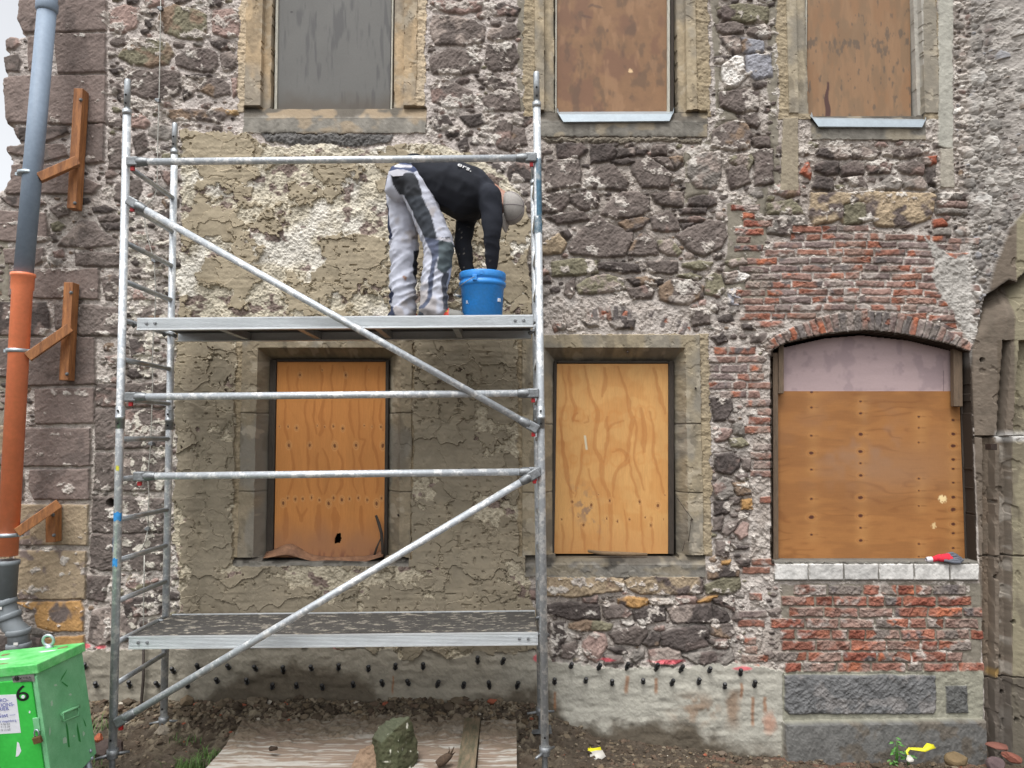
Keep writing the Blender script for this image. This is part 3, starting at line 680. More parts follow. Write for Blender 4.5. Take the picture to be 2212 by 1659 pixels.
cex = mixc(np.broadcast_to(A(184, 176, 158), xw.shape + (3,)).astype(np.float32), sm(0, .6, fbm(xw * 4, zw * 4, 3, 74) + .35 * np.exp(-((uw - 690) / 120) ** 2 - ((vw - 490) / 60) ** 2)), A(202, 197, 186))
cex = mixc(cex, 1 - upper, A(166, 157, 138)); cex = mixc(cex, sm(.35, .5, fbm(xw * 9, zw * 13, 3, 75)) * .9, A(112, 96, 90)); cex *= (1 + .14 * nb_[W] + .16 * nc[W] + .12 * nd[W])[..., None]
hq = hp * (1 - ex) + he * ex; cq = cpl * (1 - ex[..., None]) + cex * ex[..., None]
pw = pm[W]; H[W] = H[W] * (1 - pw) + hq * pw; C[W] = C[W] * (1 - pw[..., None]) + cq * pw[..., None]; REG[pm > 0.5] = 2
m = sm(1.2, .8, np.hypot((U - 940) / 110, (V - 768) / 46) + .35 * nb_) * .0; 
del cpl, cex, cq, hq, hp, he
# ---------------- windows: stone surrounds with bevelled reveals, part of the same height field
SAND, SANDD, SANDG = A(174, 153, 124), A(138, 122, 98), A(130, 126, 118)
def rect(r, d):
    um, vm = (r[0] + r[2]) / 2, (max(r[1], 0) + r[3]) / 2
    return at(r[0], vm, d).x, at(r[2], vm, d).x, at(um, r[1], d).z, at(um, r[3], d).z
def window(reg, op, d, bev, flat, marg, sill, c, step=False, joints=(), old=0.0):
    global H, C
    a = rect(op, d); b = rect(bev, 0); f = rect(flat, 0); g = rect(marg, 0); s = rect(sill, 0)
    wx = X + 0.0035 * nb_ + 0.0012 * nc; wz = Z + 0.0035 * nb_ - 0.0012 * nc
    t = np.maximum(np.maximum((a[0] - wx) / (a[0] - b[0]), (wx - a[1]) / (b[1] - a[1])), (wz - a[2]) / max(b[2] - a[2], 1e-3))
    mg = (X + 0.005 * wU > g[0]) & (X + 0.005 * wU < g[1]) & (Z + .004 * wV < g[2]) & (Z > g[3])
    fl = (wx > f[0]) & (wx < f[1]) & (wz < f[2]) & (Z > g[3])
    cc = c * (1 + .14 * nb_ + .12 * nc + .07 * nd + .05 * vn(X * 6, Z * 90, 81))[..., None]
    cc = mixc(cc, sm(-.1, .5, fbm(X * 5, Z * 3, 3, 80 + reg)) * .7, SANDG * (.9 if old else 1.1)); cc = mixc(cc, sm(.2, .5, fbm(X * 9, Z * 4, 3, 90 + reg)) * (.35 + old * .6), A(104, 97, 85)); cc = mixc(cc, sm(.45, .65, fbm(X * 12, Z * 12, 3, 95 + reg)) * .4, A(180, 170, 152))
    # rough outer margin
    hm = 0.008 + 0.005 * nc + 0.003 * nb_ + 0.0025 * vn(X * 20 + Z * 30, Z * 60, 83)
    C[mg] = mixc(cc, np.full(X.shape, .75, np.float32), A(184, 168, 144) if not old else A(150, 136, 112))[mg] * (1 + .15 * nc[mg])[:, None]; H[mg] = hm[mg]; REG[mg] = reg
    h = np.where(t > 1, 0.020, 0.0) + 0.0016 * nb_ + 0.0012 * nc
    bv = np.where(t <= 1, (0.012 - (d + .02) * (1 - np.clip(t, 0, 1))) if not step else np.where(t > .12, -0.028, -d), 0)
    h = h + bv
    h -= 0.004 * sm(0.48, 0.62, fbm(X * 16, Z * 16, 3, 84 + reg)) * np.where(t > 1, 1, .3)
    for v in joints:
        zj = at((op[0] + op[2]) / 2, v, 0).z + .004 * nb_; k = sm(0.007, 0.003, np.abs(Z - zj)) * ((X < a[0]) | (X > a[1])); h -= 0.008 * k; cc = mixc(cc, k * .6, A(80, 74, 66))
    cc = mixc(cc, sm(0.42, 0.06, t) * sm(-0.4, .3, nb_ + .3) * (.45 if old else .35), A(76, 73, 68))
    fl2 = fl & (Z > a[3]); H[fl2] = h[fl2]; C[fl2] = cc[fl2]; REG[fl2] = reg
    # sill
    s = (s[0], s[1], max(s[2], a[3] + .002), s[3])
    wsx = X + .004 * wU * .3
    k = (wsx > s[0]) & (wsx < s[1]) & (Z + .0015 * wV < s[2]) & (Z > s[3] + .002 * wV)
    tt = np.clip((s[2] - Z) / max(s[2] - s[3], 1e-3), 0, 1)
    hs = np.where(tt < .42, -0.03 + 0.10 * tt, 0.016) + .0018 * nb_ + .0015 * nc - 0.012 * sm(.2, .5, fbm(X * 14, Z * 14, 3, 85 + reg)) * old
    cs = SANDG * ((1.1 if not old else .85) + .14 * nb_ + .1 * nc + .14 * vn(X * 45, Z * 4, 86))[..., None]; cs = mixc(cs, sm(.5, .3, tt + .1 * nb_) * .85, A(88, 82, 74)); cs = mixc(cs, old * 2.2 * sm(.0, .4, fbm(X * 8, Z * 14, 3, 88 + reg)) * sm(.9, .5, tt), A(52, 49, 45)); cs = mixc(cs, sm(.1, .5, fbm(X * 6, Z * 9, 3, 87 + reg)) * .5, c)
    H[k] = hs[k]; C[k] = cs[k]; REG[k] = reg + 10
    # opening
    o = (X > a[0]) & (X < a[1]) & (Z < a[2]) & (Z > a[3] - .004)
    H[o] = -0.30; C[o] = lin(44, 38, 32); REG[o] = reg  # recess back coloured dark to stand in for the unlit inside
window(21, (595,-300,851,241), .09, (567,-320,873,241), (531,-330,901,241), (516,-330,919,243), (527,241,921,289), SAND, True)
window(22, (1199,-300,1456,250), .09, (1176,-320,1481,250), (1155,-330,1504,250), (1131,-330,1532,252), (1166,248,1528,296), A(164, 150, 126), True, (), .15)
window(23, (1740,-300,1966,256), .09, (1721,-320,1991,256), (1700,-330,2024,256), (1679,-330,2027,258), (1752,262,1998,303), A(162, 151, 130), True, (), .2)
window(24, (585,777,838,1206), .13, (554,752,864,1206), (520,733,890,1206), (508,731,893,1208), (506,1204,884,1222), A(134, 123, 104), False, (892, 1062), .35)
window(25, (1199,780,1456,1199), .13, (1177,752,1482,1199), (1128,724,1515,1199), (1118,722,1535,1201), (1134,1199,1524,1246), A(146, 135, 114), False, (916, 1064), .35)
k_ = (U > 1968) & (U < 1992) & (V < 258) & (REG == 23); C[k_] = C[k_] * .35 + A(176, 173, 165) * .65 * (1 + .12 * nc[k_] + .1 * vn(X * 40, Z * 5, 89)[k_])[:, None]
# jamb stones that run down below the upper right window, and the plastered reveal beside it
m = cover([(1690,256),(1723,256),(1724,412),(1684,412)], A(146, 136, 118), 0.016, .5, 2, .4, reg=23)
m = cover([(2025,-60),(2058,-60),(2058,322),(2025,318)], A(166, 164, 154), 0.014, .6, 3, .4, reg=23)
m = cover([(2029,322),(2058,322),(2060,406),(2030,404)], A(158, 152, 140), 0.018, .5, 2, .5, reg=23)
# broken stone ledge under the upper windows
for (p, c) in (([(560,288),(850,290),(846,306),(770,318),(700,310),(640,316),(572,306)], A(98, 96, 94)), ([(1170,297),(1520,297),(1516,310),(1440,306),(1300,310),(1180,306)], A(122, 114, 102))):
    stone(p, c, hb=0.004, bulge=0.010, edge=8, warp=1.4, rough=1.8, gap=0.006)
# wide arched opening
AR = [(1668,1213),(1667,757),(1700,741),(1780,723),(1868,716),(1960,726),(2040,743),(2093,761),(2107,1213)]
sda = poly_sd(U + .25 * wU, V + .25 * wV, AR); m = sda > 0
H[m] = -0.34; C[sda > -4] = lin(58, 50, 43); C[m] = lin(40, 35, 30); REG[m] = 26  # darkest tone on the recess back stands in for the unlit interior
# white sand-lime blocks of its sill
for a, b in zip((1672, 1745, 1821, 1896, 1972, 2049), (1743, 1819, 1894, 1970, 2047, 2110)):
    stone([(a,1217),(b,1217),(b,1251),(a,1251)], A(192, 190, 186), hb=0.026, bulge=0.004, edge=2, warp=.12, rough=.25, gap=0.004, reg=36, tilt=.2)
m = (V > 1212) & (V < 1254) & (U > 1671) & (U < 2111) & (REG != 36); C[m] = C[m] * 0 + A(120, 117, 110) * (1 + .1 * nc[m])[:, None]; H[m] = 0.016; REG[m] = 36
m = sm(.1, .5, fbm(X * 30, Z * 30, 3, 88)) * (np.abs(V - 1214) < 3) * (U > 1680) * (U < 2100); H += m * .012

# ---------------- side wall with the carved portal
side = X > XC
m = side & (V < 1700); REG[m] = 7
k = np.exp(-((U - 2096) / 7) ** 2) * sm(300, 480, V) * sm(800, 740, V); C = mixc(C, np.clip(k * .6 + .8 * k * nb_, 0, 1), A(186, 182, 176)); H += .006 * k
sdress = poly_sd(U + .8 * wU, V + .8 * wV, [(2097,765),(2134,630),(2146,577),(2179,492),(2212,455),(2420,380),(2420,1900),(2118,1900),(2117,1262),(2096,1212)])
m = sm(-1.5, 1.5, sdress) * side
cd_ = A(110, 100, 89) * (1 + .12 * nb_ + .10 * nc + .06 * nd + .05 * vn(X * 8, Z * 40, 101))[..., None]
prof_u = [2094, 2121, 2122, 2143, 2144, 2155, 2157, 2178, 2180, 2189, 2191, 2260]
low = V > 942
h_low = np.interp(U, prof_u, [0, 0, -.05, -.054, .012, .012, -.04, -.07, -.07, -.02, -.03, -.03])
h_mid = np.interp(U - np.interp(V, [735, 942], [14, 0]), [2094, 2150, 2154, 2166, 2170, 2186, 2190, 2260], [0, 0, -.10, -.10, -0.01, .0, -.10, -.12])
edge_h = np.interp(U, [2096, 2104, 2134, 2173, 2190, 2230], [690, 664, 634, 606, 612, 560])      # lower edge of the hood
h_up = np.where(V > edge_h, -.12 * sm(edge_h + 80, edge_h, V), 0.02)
hd = 0.012 + np.where(low, h_low, np.where(V > 735, h_mid, h_up)) + .002 * nb_ + .0022 * nc - .012 * sm(.35, .6, fbm(X * 16, Z * 10, 3, 102))
cd_ = mixc(cd_, low * sm(2121, 2123, U) * sm(2144, 2143, U) * .8, A(112, 98, 84)); cd_ = mixc(cd_, sm(2188, 2192, U) * .7, A(146, 140, 116))
cd_ = mixc(cd_, (V > 735) * (~low) * sm(2150, 2154, U) * sm(2170, 2166, U) * .6, A(84, 74, 62)); cd_ = mixc(cd_, (V > edge_h - 4) * sm(edge_h + 40, edge_h, V) * .75, A(62, 56, 50)); cd_ = mixc(cd_, low * sm(2157, 2160, U) * sm(2190, 2186, U) * .6 * sm(-.2, .2, nb_), A(160, 154, 144)); cd_ = mixc(cd_, sm(.15, .5, fbm(X * 14, Z * 5, 3, 103)) * .5, A(96, 88, 78))  # dark bands put shade under the hood and in the groove into the colour
cd_ = mixc(cd_, sm(1465, 1470, V) * .75, A(86, 80, 74)); cd_ = mixc(cd_, sm(14, 4, np.hypot((U - 2150) / 1.6, V - 1452)) * .8, A(150, 122, 72))
for vj in (942, 1201, 1466):
    q = sm(2.6, 1.2, np.abs(V - vj - 2 * nb_)); hd -= .02 * q; cd_ = mixc(cd_, q * .7, A(66, 60, 54))
for (u_, v_) in ((2146, 1084), (2150, 1246), (2193, 1345), (2165, 1422), (2173, 1500), (2200, 1557), (2120, 778)):
    q = sm(1.4, .7, np.hypot(U - u_, V - v_) / 4.5); hd -= .04 * q; cd_ = mixc(cd_, q * .5, A(50, 46, 42))
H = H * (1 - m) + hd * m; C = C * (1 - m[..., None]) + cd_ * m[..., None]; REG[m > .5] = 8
C = mixc(C, (sm(2144, 2150, U) * sm(925, 945, V) * sm(958, 946, V)) * .9 * side, A(196, 194, 190))

# ---------------- quoin strip and the ragged end of the wall against the sky
REG[quoin & (REG == 0)] = 1
for (u_, v_, r_) in ((241, 1086, 9), (239, 1392, 7)):
    q = sm(r_ + 1, r_ - 1, np.hypot(U - u_, V - v_)); H -= .12 * q; C = mixc(C, q * .5, A(60, 54, 50))
END = [(-2000,-900),(40,-900),(38,-60),(37,0),(34,45),(42,70),(50,76),(20,78),(8,86),(6,104),(18,112),(4,122),(6,150),(10,160),(2,166),(1,180),(6,242),(10,264),(26,272),(28,292),(40,304),(12,314),(11,328),(22,346),(20,384),(4,408),(-60,424),(-60,3000),(-2000,3000)]
sde = -poly_sd(U + .9 * wU, V + .9 * wV, END)                          # positive on the wall
H = np.where(sde < 0, -0.55, H - 0.05 * np.exp(-np.maximum(sde, 0) / 4.0)).astype(np.float32)
C = mixc(C, (sde < 0) * 1.0, A(110, 100, 94))
KEEP = sde > -5.0

# ---------------- cut into parts
MWALL = mat('masonry', (1, 1, 1), rough=0.92, var=0.22, bump=0.35, bscale=260, attr=True, spec=0.2)
MPLA = mat('mortar_coat', (1, 1, 1), rough=0.85, var=0.14, bump=0.25, bscale=320, attr=True, spec=0.3)
fr = REG[:-1, :-1]; fk = KEEP[:-1, :-1] & KEEP[1:, :-1] & KEEP[:-1, 1:] & KEEP[1:, 1:]
YS = (YM - H).astype(np.float32)
idx = np.arange(NZ * NX).reshape(NZ, NX)
P3 = np.stack([X, YS, Z], -1).reshape(-1, 3).astype(np.float32); C3 = np.clip(C, 0.01, 0.9).reshape(-1, 3)
def cut(name, regs, m, parent):
    sel = fk & np.isin(fr, regs)
    a = idx[:-1, :-1][sel]; b = idx[1:, :-1][sel]; c = idx[1:, 1:][sel]; d = idx[:-1, 1:][sel]
    q = np.stack([a, b, c, d], 1)
    un, inv = np.unique(q, return_inverse=True)
    return link(name, npmesh(name, P3[un], inv.reshape(-1, 4), C3[un]), m, parent)
FAC = empty('building_facade', (0, 0, 0), 'old rubble stone building front with boarded windows, partly coated in fresh tan mortar', 'building')
cut('rubble_masonry', [0], MWALL, FAC); cut('corner_stonework', [1], MWALL, FAC); cut('fresh_plaster', [2], MPLA, FAC)
cut('plinth_render', [3], MPLA, FAC); cut('brickwork', [4], MWALL, FAC); cut('base_stones', [6], MWALL, FAC); cut('brick_patch', [9], MWALL, FAC); cut('brick_panel', [12], MWALL, FAC); cut('brick_jamb', [13], MWALL, FAC)
SIDE = empty('side_wall', (XC, 0, 0), 'pale rough side wall with a carved stone doorway edge beside the wide arched opening', 'wall')
cut('rough_masonry', [7], MWALL, SIDE); cut('portal_jamb', [8], MWALL, SIDE)
WIN = {}
for n, r in enumerate((21, 22, 23, 24, 25)):
    WIN[r] = cut('boarded_window', [r], MWALL, FAC); cut('sill', [r + 10], MWALL, WIN[r])
WIN[26] = cut('arched_opening', [26], MWALL, FAC); cut('sill', [36], MWALL, WIN[26])
for r, l in ((21, 'upper window closed with a stained grey panel'), (22, 'upper window closed with a reddish brown board'), (23, 'upper window closed with a weathered brown board and grooved right jamb'),
             (24, 'lower window behind the scaffold with knotty orange plywood peeling at the bottom'), (25, 'lower window with wavy grained orange plywood right of the scaffold'), (26, 'wide arched opening closed with pink and tan boards')):
    tag(WIN[r], l)
XS0, ZS0 = X[:, ::4], Z
del P3, C3

# ------------------------------------------------------------------ boards in the windows
MPLY = mat('weathered_board', (1, 1, 1), rough=0.6, var=0.10, bump=0.08, bscale=120, attr=True, stretch=(3, 1, .4), spec=0.35)
def board(name, q, Y, paint, parent, step=1.4, thick=0.018, hole=None, bend=None):
    (ax, ay), (bx, by), (cx, cy), (dx, dy) = q
    nu = int(max(abs(bx - ax), abs(cx - dx)) / step) + 2; nv = int(max(abs(dy - ay), abs(cy - by)) / step) + 2
    s, t = np.meshgrid(np.linspace(0, 1, nu), np.linspace(0, 1, nv))
    u = (ax * (1 - s) + bx * s) * (1 - t) + (dx * (1 - s) + cx * s) * t; v = (ay * (1 - s) + by * s) * (1 - t) + (dy * (1 - s) + cy * s) * t
    x = (u - CX) / F; y = -(v - CY) / F; dyy = cp_ - y * sp_; k = (Y - CAMY) / dyy
    px, pz = x * k, CAMZ + (sp_ + y * cp_) * k; py = np.full(px.shape, Y)
    if bend is not None: py = py + bend(u, v)
    col = paint(u, v, s, t, px, pz)
    N = nu * nv; ii = np.arange(N).reshape(nv, nu)
    q4 = np.stack([ii[:-1, :-1], ii[1:, :-1], ii[1:, 1:], ii[:-1, 1:]], -1).reshape(-1, 4)
    if hole is not None: q4 = q4[~hole(u[:-1, :-1].ravel(), v[:-1, :-1].ravel())]
    front = np.stack([px, py, pz], -1).reshape(-1, 3); back = front + np.array([0, thick, 0])
    rim = np.concatenate([ii[0, :], ii[1:, -1], ii[-1, -2::-1], ii[-2:0:-1, 0]]); r2 = np.roll(rim, -1)
    faces = np.concatenate([q4, q4[:, ::-1] + N, np.stack([rim, r2, r2 + N, rim + N], 1)])
    return link(name, npmesh(name, np.concatenate([front, back]), faces, np.concatenate([col.reshape(-1, 3)] * 2)), MPLY, parent)
def knots(c, u, v, ks, a=3.0, b=4.6, dark=A(112, 66, 34), halo=A(222, 178, 118)):
    for (ku, kv, sz) in ks:
        d = np.hypot((u - ku) / (a * sz), (v - kv) / (b * sz)) + .12 * vn(u * .3, v * .3, int(ku) % 40)
        c = mixc(c, sm(2.3, 1.2, d) * .30, halo); c = mixc(c, sm(.25, .0, np.abs(d - 1.25)) * .7, A(150, 92, 46)); c = mixc(c, sm(1.0, .5, d), dark)
    return c
def warp_k(u, v, ks, amp):
    s = 0
    for (ku, kv, sz) in ks:
        dx, dy = u - ku, v - kv; s = s + amp * sz * np.sign(dx) * np.exp(-np.abs(dx) / (9 * sz)) * np.exp(-(dy / (16 * sz)) ** 2)
    return s
def spline(p, n=6):
    p = np.array(p, float); q = np.concatenate([[2 * p[0] - p[1]], p, [2 * p[-1] - p[-2]]]); out = []
    for i in range(1, len(q) - 2):
        for t in np.linspace(0, 1, n, endpoint=False):
            out.append(.5 * (2 * q[i] + (q[i + 1] - q[i - 1]) * t + (2 * q[i - 1] - 5 * q[i] + 4 * q[i + 1] - q[i + 2]) * t * t + (3 * q[i] - q[i - 1] - 3 * q[i + 1] + q[i + 2]) * t ** 3))
    return out + [p[-1]]
def strokes(c, u, v, lines, col, k=.75, wob=2.2):
    uu = u + wob * vn(u / 12, v / 18, 140) + .6 * vn(u / 3, v / 9, 141); vv = v
    for w_, pts in lines:
        sp = spline(pts); n = len(sp) - 1; d = np.full(u.shape, 1e9); par = np.zeros(u.shape); sgn = np.zeros(u.shape)
        for i in range(n):
            (ax, ay), (bx, by) = sp[i], sp[i + 1]; ex, ey = bx - ax, by - ay; t = np.clip(((uu - ax) * ex + (vv - ay) * ey) / (ex * ex + ey * ey + 1e-6), 0, 1)
            dd = np.hypot(uu - ax - t * ex, vv - ay - t * ey); b = dd < d; d = np.where(b, dd, d); par = np.where(b, (i + t) / n, par); sgn = np.where(b, np.sign(ex * (vv - ay) - ey * (uu - ax)), sgn)
        ww = w_ * (.35 + .75 * np.sin(np.pi * np.clip(par, .04, .96)) ** .5) * (1 + .3 * vn(u / 16, v / 22, int(pts[0][0]) % 50))
        side_ = 1 if int(pts[0][1]) % 2 else -1
        soft = np.where(sgn * side_ > 0, 2.1, .55)
        c = mixc(c, sm(ww + soft, ww - .55 - .2 * soft, d) * k, col); c = mixc(c, np.exp(-(d / (ww * 3.2)) ** 2) * (sgn * side_ > 0) * .16, col)
    return c
def vein_lines(txt, ox, oy, sc):
    out = []
    for ln in txt.strip().split('\n'):
        q = ln.split(); out.append((float(q[0]), [(ox + float(p.split(',')[0]) * sc, oy + float(p.split(',')[1]) * sc) for p in q[1:]]))
    return out
VEIN4 = vein_lines('''2.6 250,130 258,180 240,300 255,420 290,560 320,660 322,740 300,880 275,960
2.4 440,140 420,200 432,320 450,440 445,560 452,700 445,860 470,940
1.8 505,140 500,260 515,430
5 590,140 560,280 575,360 545,440
1.8 660,140 650,280 640,380 655,440 650,480
2.2 575,560 610,640 635,740 625,860 590,950
2.2 535,600 525,700 540,860 570,950
2.6 820,140 800,260 825,360 840,460
2.6 710,580 740,680 735,780 735,880 690,950
2.0 890,140 890,300 890,460 940,490 910,580 905,680 930,860 950,950
1.6 840,560 845,700 840,840 870,940
2.4 1025,140 1010,260 1010,380 1005,500 1040,620 1060,740 1045,900 1035,940
2.0 1085,140 1070,280 1090,400
3 350,1060 385,1150 395,1180 405,1140 435,1080
6 540,1060 535,1200 545,1340
7 680,1080 690,1200 670,1340
4 910,1060 905,1180 915,1300
5 260,1080 255,1250 250,1350
2 280,-150 270,-60 285,60
2 380,-120 360,0 372,90
2.4 560,-160 575,-40 560,80
2 665,-160 655,-30 668,90
2.6 750,-150 770,-50 755,80
2 960,-160 945,-60 955,80
2 1060,-150 1050,0 1062,90''', 553, 829.5, .25)
VEIN5 = vein_lines('''2.6 65,105 75,200 65,240 62,300 75,370 80,420 92,480 96,560 92,640
2.0 55,255 65,330 72,420 95,470
3.4 85,105 90,190 104,228 96,262
4.6 130,105 145,190 166,240 160,300 160,340 180,380 180,430 200,480 206,560 205,640
3.2 195,250 190,270 195,300 190,340 187,380
3.6 225,105 250,180 260,230 265,270 258,310 255,350 250,375
3.0 195,290 205,275 240,262
4.0 210,352 228,345 245,355 255,375 225,400 213,430 212,480
2.6 258,375 265,420 280,470 290,500 292,560 300,640
2.2 270,250 278,300 270,360 285,410 300,460
4.2 290,225 300,280 300,350
2.8 318,235 330,300 325,350 340,400 355,470
2.6 120,330 120,400 105,450 100,480
2.0 140,400 150,440 165,480 172,560 170,640
4.0 330,110 345,180 362,240
5.0 185,110 190,150 182,190
2.4 110,240 100,245 96,258 112,262
2.4 128,268 140,262 138,248
2.2 60,560 66,600 64,640
2.2 120,560 126,600 130,640
2.2 245,520 250,580 250,640
2.2 320,540 326,590 322,640''', 1166.3, 713.2, .7494)
def pine(base, vein, per, ks, seed, lo=.0, amp=.35, wid=.13):
    def f(u, v, s, t, px, pz):
        q = u / per + .7 * fbm(u / 60, v / 260, 3, seed) + warp_k(u, v, ks, amp) + .10 * vn(u / 9, v / 26, seed + 5)
        fr_ = np.abs(((q + .5) % 1) - .5); key = vn(np.floor(q + .5) * 3.7, np.zeros_like(q) + v / 210, seed + 9)
        c = np.broadcast_to(base, u.shape + (3,)) * (1 + .06 * fbm(u / 30, v / 80, 3, seed + 1) + .03 * vn(u * .9, v * .08, seed + 2))[..., None]
        c = mixc(c, sm(wid + .06, wid * .6, fr_) * sm(-.75, .1, key) * .72, vein)
        q2 = fbm(u / 60, v / 120, 3, seed + 3); c = mixc(c, sm(.25, .32, np.abs(((q2 * 4) % 1) - .5) * 2 * (q2 > .1)) * .28, vein)
        return knots(c, u, v, ks)
    return f
k4 = [(624, 962, 1.3), (669, 962, 1.1), (723, 963, 1.4), (769, 962, 1.2), (827, 963, 1.4)] + [(553 + x / 4, 829.5 + y / 4, z) for x, y, z in ((235, 1028, 1.3), (275, 985, .8), (340, 995, 1), (405, 992, .8), (480, 982, .9), (548, 1003, .8), (628, 1032, 1.3), (670, 985, .9), (742, 1000, 1.2), (808, 992, .8), (885, 985, .9), (960, 1003, .9), (1042, 1035, 1.4), (1085, 988, .9), (204, 368, .5), (530, 360, .5), (594, 369, .5), (935, 360, .5), (1003, 370, .5), (278, 368, .7), (350, 380, 1), (668, 365, .8), (750, 385, 1), (1080, 370, .8))] + [(648, 810, 1), (747, 810, 1), (696, 799, .5), (797, 799, .5)]
def p4(u, v, s, t, px, pz):
    c = np.broadcast_to(A(188, 126, 66), u.shape + (3,)) * (1 + .06 * fbm(u / 30, v / 90, 3, 121) + .03 * vn(u * .9, v * .08, 122))[..., None]
    c = mixc(c, sm(.16, .0, np.abs(((u / 40 + 1.2 * fbm(u / 70, v / 300, 2, 125)) * 2 % 1) - .5)) * .10, A(164, 100, 46)); c = strokes(c, u, v, VEIN4, A(160, 98, 46), .55); c = c * (1 + .05 * vn(u * 1.5, v * .05, 126))[..., None]; c = knots(c, u, v, k4)
    c = mixc(c, sm(1110, 1190, v + 14 * fbm(u / 40, v / 40, 2, 131)) * .75, A(146, 104, 76)); c = mixc(c, sm(1180, 1202, v) * sm(0, .4, vn(u / 5, v / 30, 132)) * .6, A(110, 66, 56))
    return mixc(c, sm(.92, 1, 1 - np.abs(u - 655) / 60 - np.abs(v - 1150) / 90) * 0, A(200, 190, 170))
HOLE = [(722,1163),(727,1152),(735,1150),(737,1162),(734,1172),(722,1174)]
board('plywood_board', ((599,779),(836,779),(831,1204),(592,1204)), .11, p4, WIN[24], hole=lambda u, v: poly_sd(u, v, HOLE) > 0)
k5 = [(1106 + x / 4, 829.5 + y / 4, z) for x, y, z in ((520, 1018, .9), (685, 1045, 1.1), (845, 1008, .9), (1103, 1018, 1), (1262, 1050, 1.3), (428, 1170, .6), (818, 1163, .7), (912, 1187, .8), (1015, 1170, .8), (1153, 1152, .6), (617, 1218, 1), (1200, 1220, 1), (748, 955, .4), (570, 1148, .5), (1310, 1170, .5), (1322, 958, .4))]
h5 = [(1106 + x / 4, 829.5 + y / 4, z) for x, y, z in ((450, 270, 1.6), (580, 270, 2), (740, 270, 2), (890, 300, 2.6), (1040, 250, 1.6), (1110, 240, 2), (1200, 250, 2), (530, 650, 1.4), (640, 640, 2), (800, 660, 1.2), (900, 640, 2.6), (1000, 650, 1.4), (1110, 640, 1.8), (1250, 650, 1.6))]
def p5(u, v, s, t, px, pz):
    def pn(u, v, s, t, px, pz): return pine(A(214, 164, 98), A(184, 116, 54), 35, k5, 150, amp=.3, wid=.17)(u, v, s, t, px, pz)
    uu = u + 30 * warp_k(u, v, h5, .5)
    c = np.broadcast_to(A(198, 151, 92), u.shape + (3,)) * (1 + .06 * fbm(u / 34, v / 90, 3, 151) + .03 * vn(u * .9, v * .08, 152))[..., None]
    c = mixc(c, sm(0, .5, fbm(u / 50, v / 40, 3, 153) + .5 * sm(830, 790, v)) * .4, A(184, 126, 66)); c = mixc(c, sm(.16, .0, np.abs(((u / 40 + 1.6 * fbm(u / 60, v / 160, 3, 155)) * 2 % 1) - .5)) * .14, A(176, 112, 54)); c = strokes(c, u, v, VEIN5, A(168, 110, 58), .55); c = c * (1 + .05 * vn(u * 1.5, v * .05, 156))[..., None]
    for (ku, kv, sz) in h5:
        d = np.hypot((u - ku) / (5.5 * sz), (v - kv) / (7 * sz)) + .2 * vn(u / 6, v / 8, int(ku) % 30); c = mixc(c, sm(.35, 0, np.abs(d - 1)) * .28, A(186, 118, 56))
    c = knots(c, u, v, k5)
    g = sm(.1, .5, fbm(u / 10, v / 12, 3, 160)) * np.exp(-((u - 1262 - .35 * (v - 1085)) / 26) ** 2 - ((v - 1100) / 45) ** 2); c = mixc(c, g * .8, A(128, 106, 92))
    c = mixc(c, sm(1110, 1190, v) * .4, A(176, 122, 74))
    return mixc(c, sm(3, 1.5, np.abs(u - 1264 - .12 * (v - 945)) * 1.0) * (np.abs(v - 956) < 15), A(196, 186, 160))
board('plywood_board', ((1203,786),(1444,786),(1443,1196),(1196,1196)), .11, p5, WIN[25])
def p1(u, v, s, t, px, pz):
    c = np.broadcast_to(A(100, 99, 96), u.shape + (3,)) * (1 + .05 * vn(u, v, 170) + .06 * fbm(u / 60, v / 60, 3, 171))[..., None]
    st = fbm(u / 9, v / 60, 3, 172) + .5 * fbm(u / 26, v / 90, 2, 173) - .28 + .45 * sm(640, 800, u) * sm(-20, 40, v) * sm(150, 60, v)
    c = mixc(c, sm(-.1, .5, st) * .6, A(72, 71, 72)); c = mixc(c, sm(185, 236, v + 10 * fbm(u / 30, v / 30, 2, 174)) * .75, A(84, 76, 66))
    return mixc(c, sm(2.2, 1, np.hypot((u - 630) / 2, v - 26)), A(60, 58, 58))
board('grey_panel', ((602,-70),(846,-70),(842,241),(596,241)), .075, p1, WIN[21])
def p2(u, v, s, t, px, pz):
    c = np.broadcast_to(A(130, 98, 70), u.shape + (3,)) * (1 + .10 * fbm(u / 24, v / 24, 4, 180) + .04 * vn(u * .3, v, 181))[..., None]
    c = mixc(c, sm(0, .5, fbm(u / 40, v / 50, 4, 182)) * .7, A(112, 80, 62)); c = mixc(c, sm(.1, .6, fbm(u / 20, v / 34, 4, 183)) * .6, A(88, 70, 56)); c = mixc(c, sm(.2, .7, fbm(u / 16, v / 40, 3, 184)) * .5, A(150, 116, 86))
    for (a, b, l, an) in ((1290, 14, 14, .25), (1268, 36, 14, .25), (1256, 100, 4, 1.5), (1276, 12, 8, -.6), (1312, 66, 4, 1.5)):
        dx, dy = u - a, v - b; c = mixc(c, sm(1.2, .6, np.hypot((dx * math.cos(an) + dy * math.sin(an)) / l, (dy * math.cos(an) - dx * math.sin(an)) / 3.2)) * .6, A(84, 64, 54))
    return mixc(c, sm(1.2, .6, np.hypot((u - 1362) / 5, (v - 153) / 5) + .3 * vn(u / 2, v / 2, 185)), A(214, 182, 140))
board('board_panel', ((1203,-70),(1443,-70),(1442,250),(1201,250)), .075, p2, WIN[22])
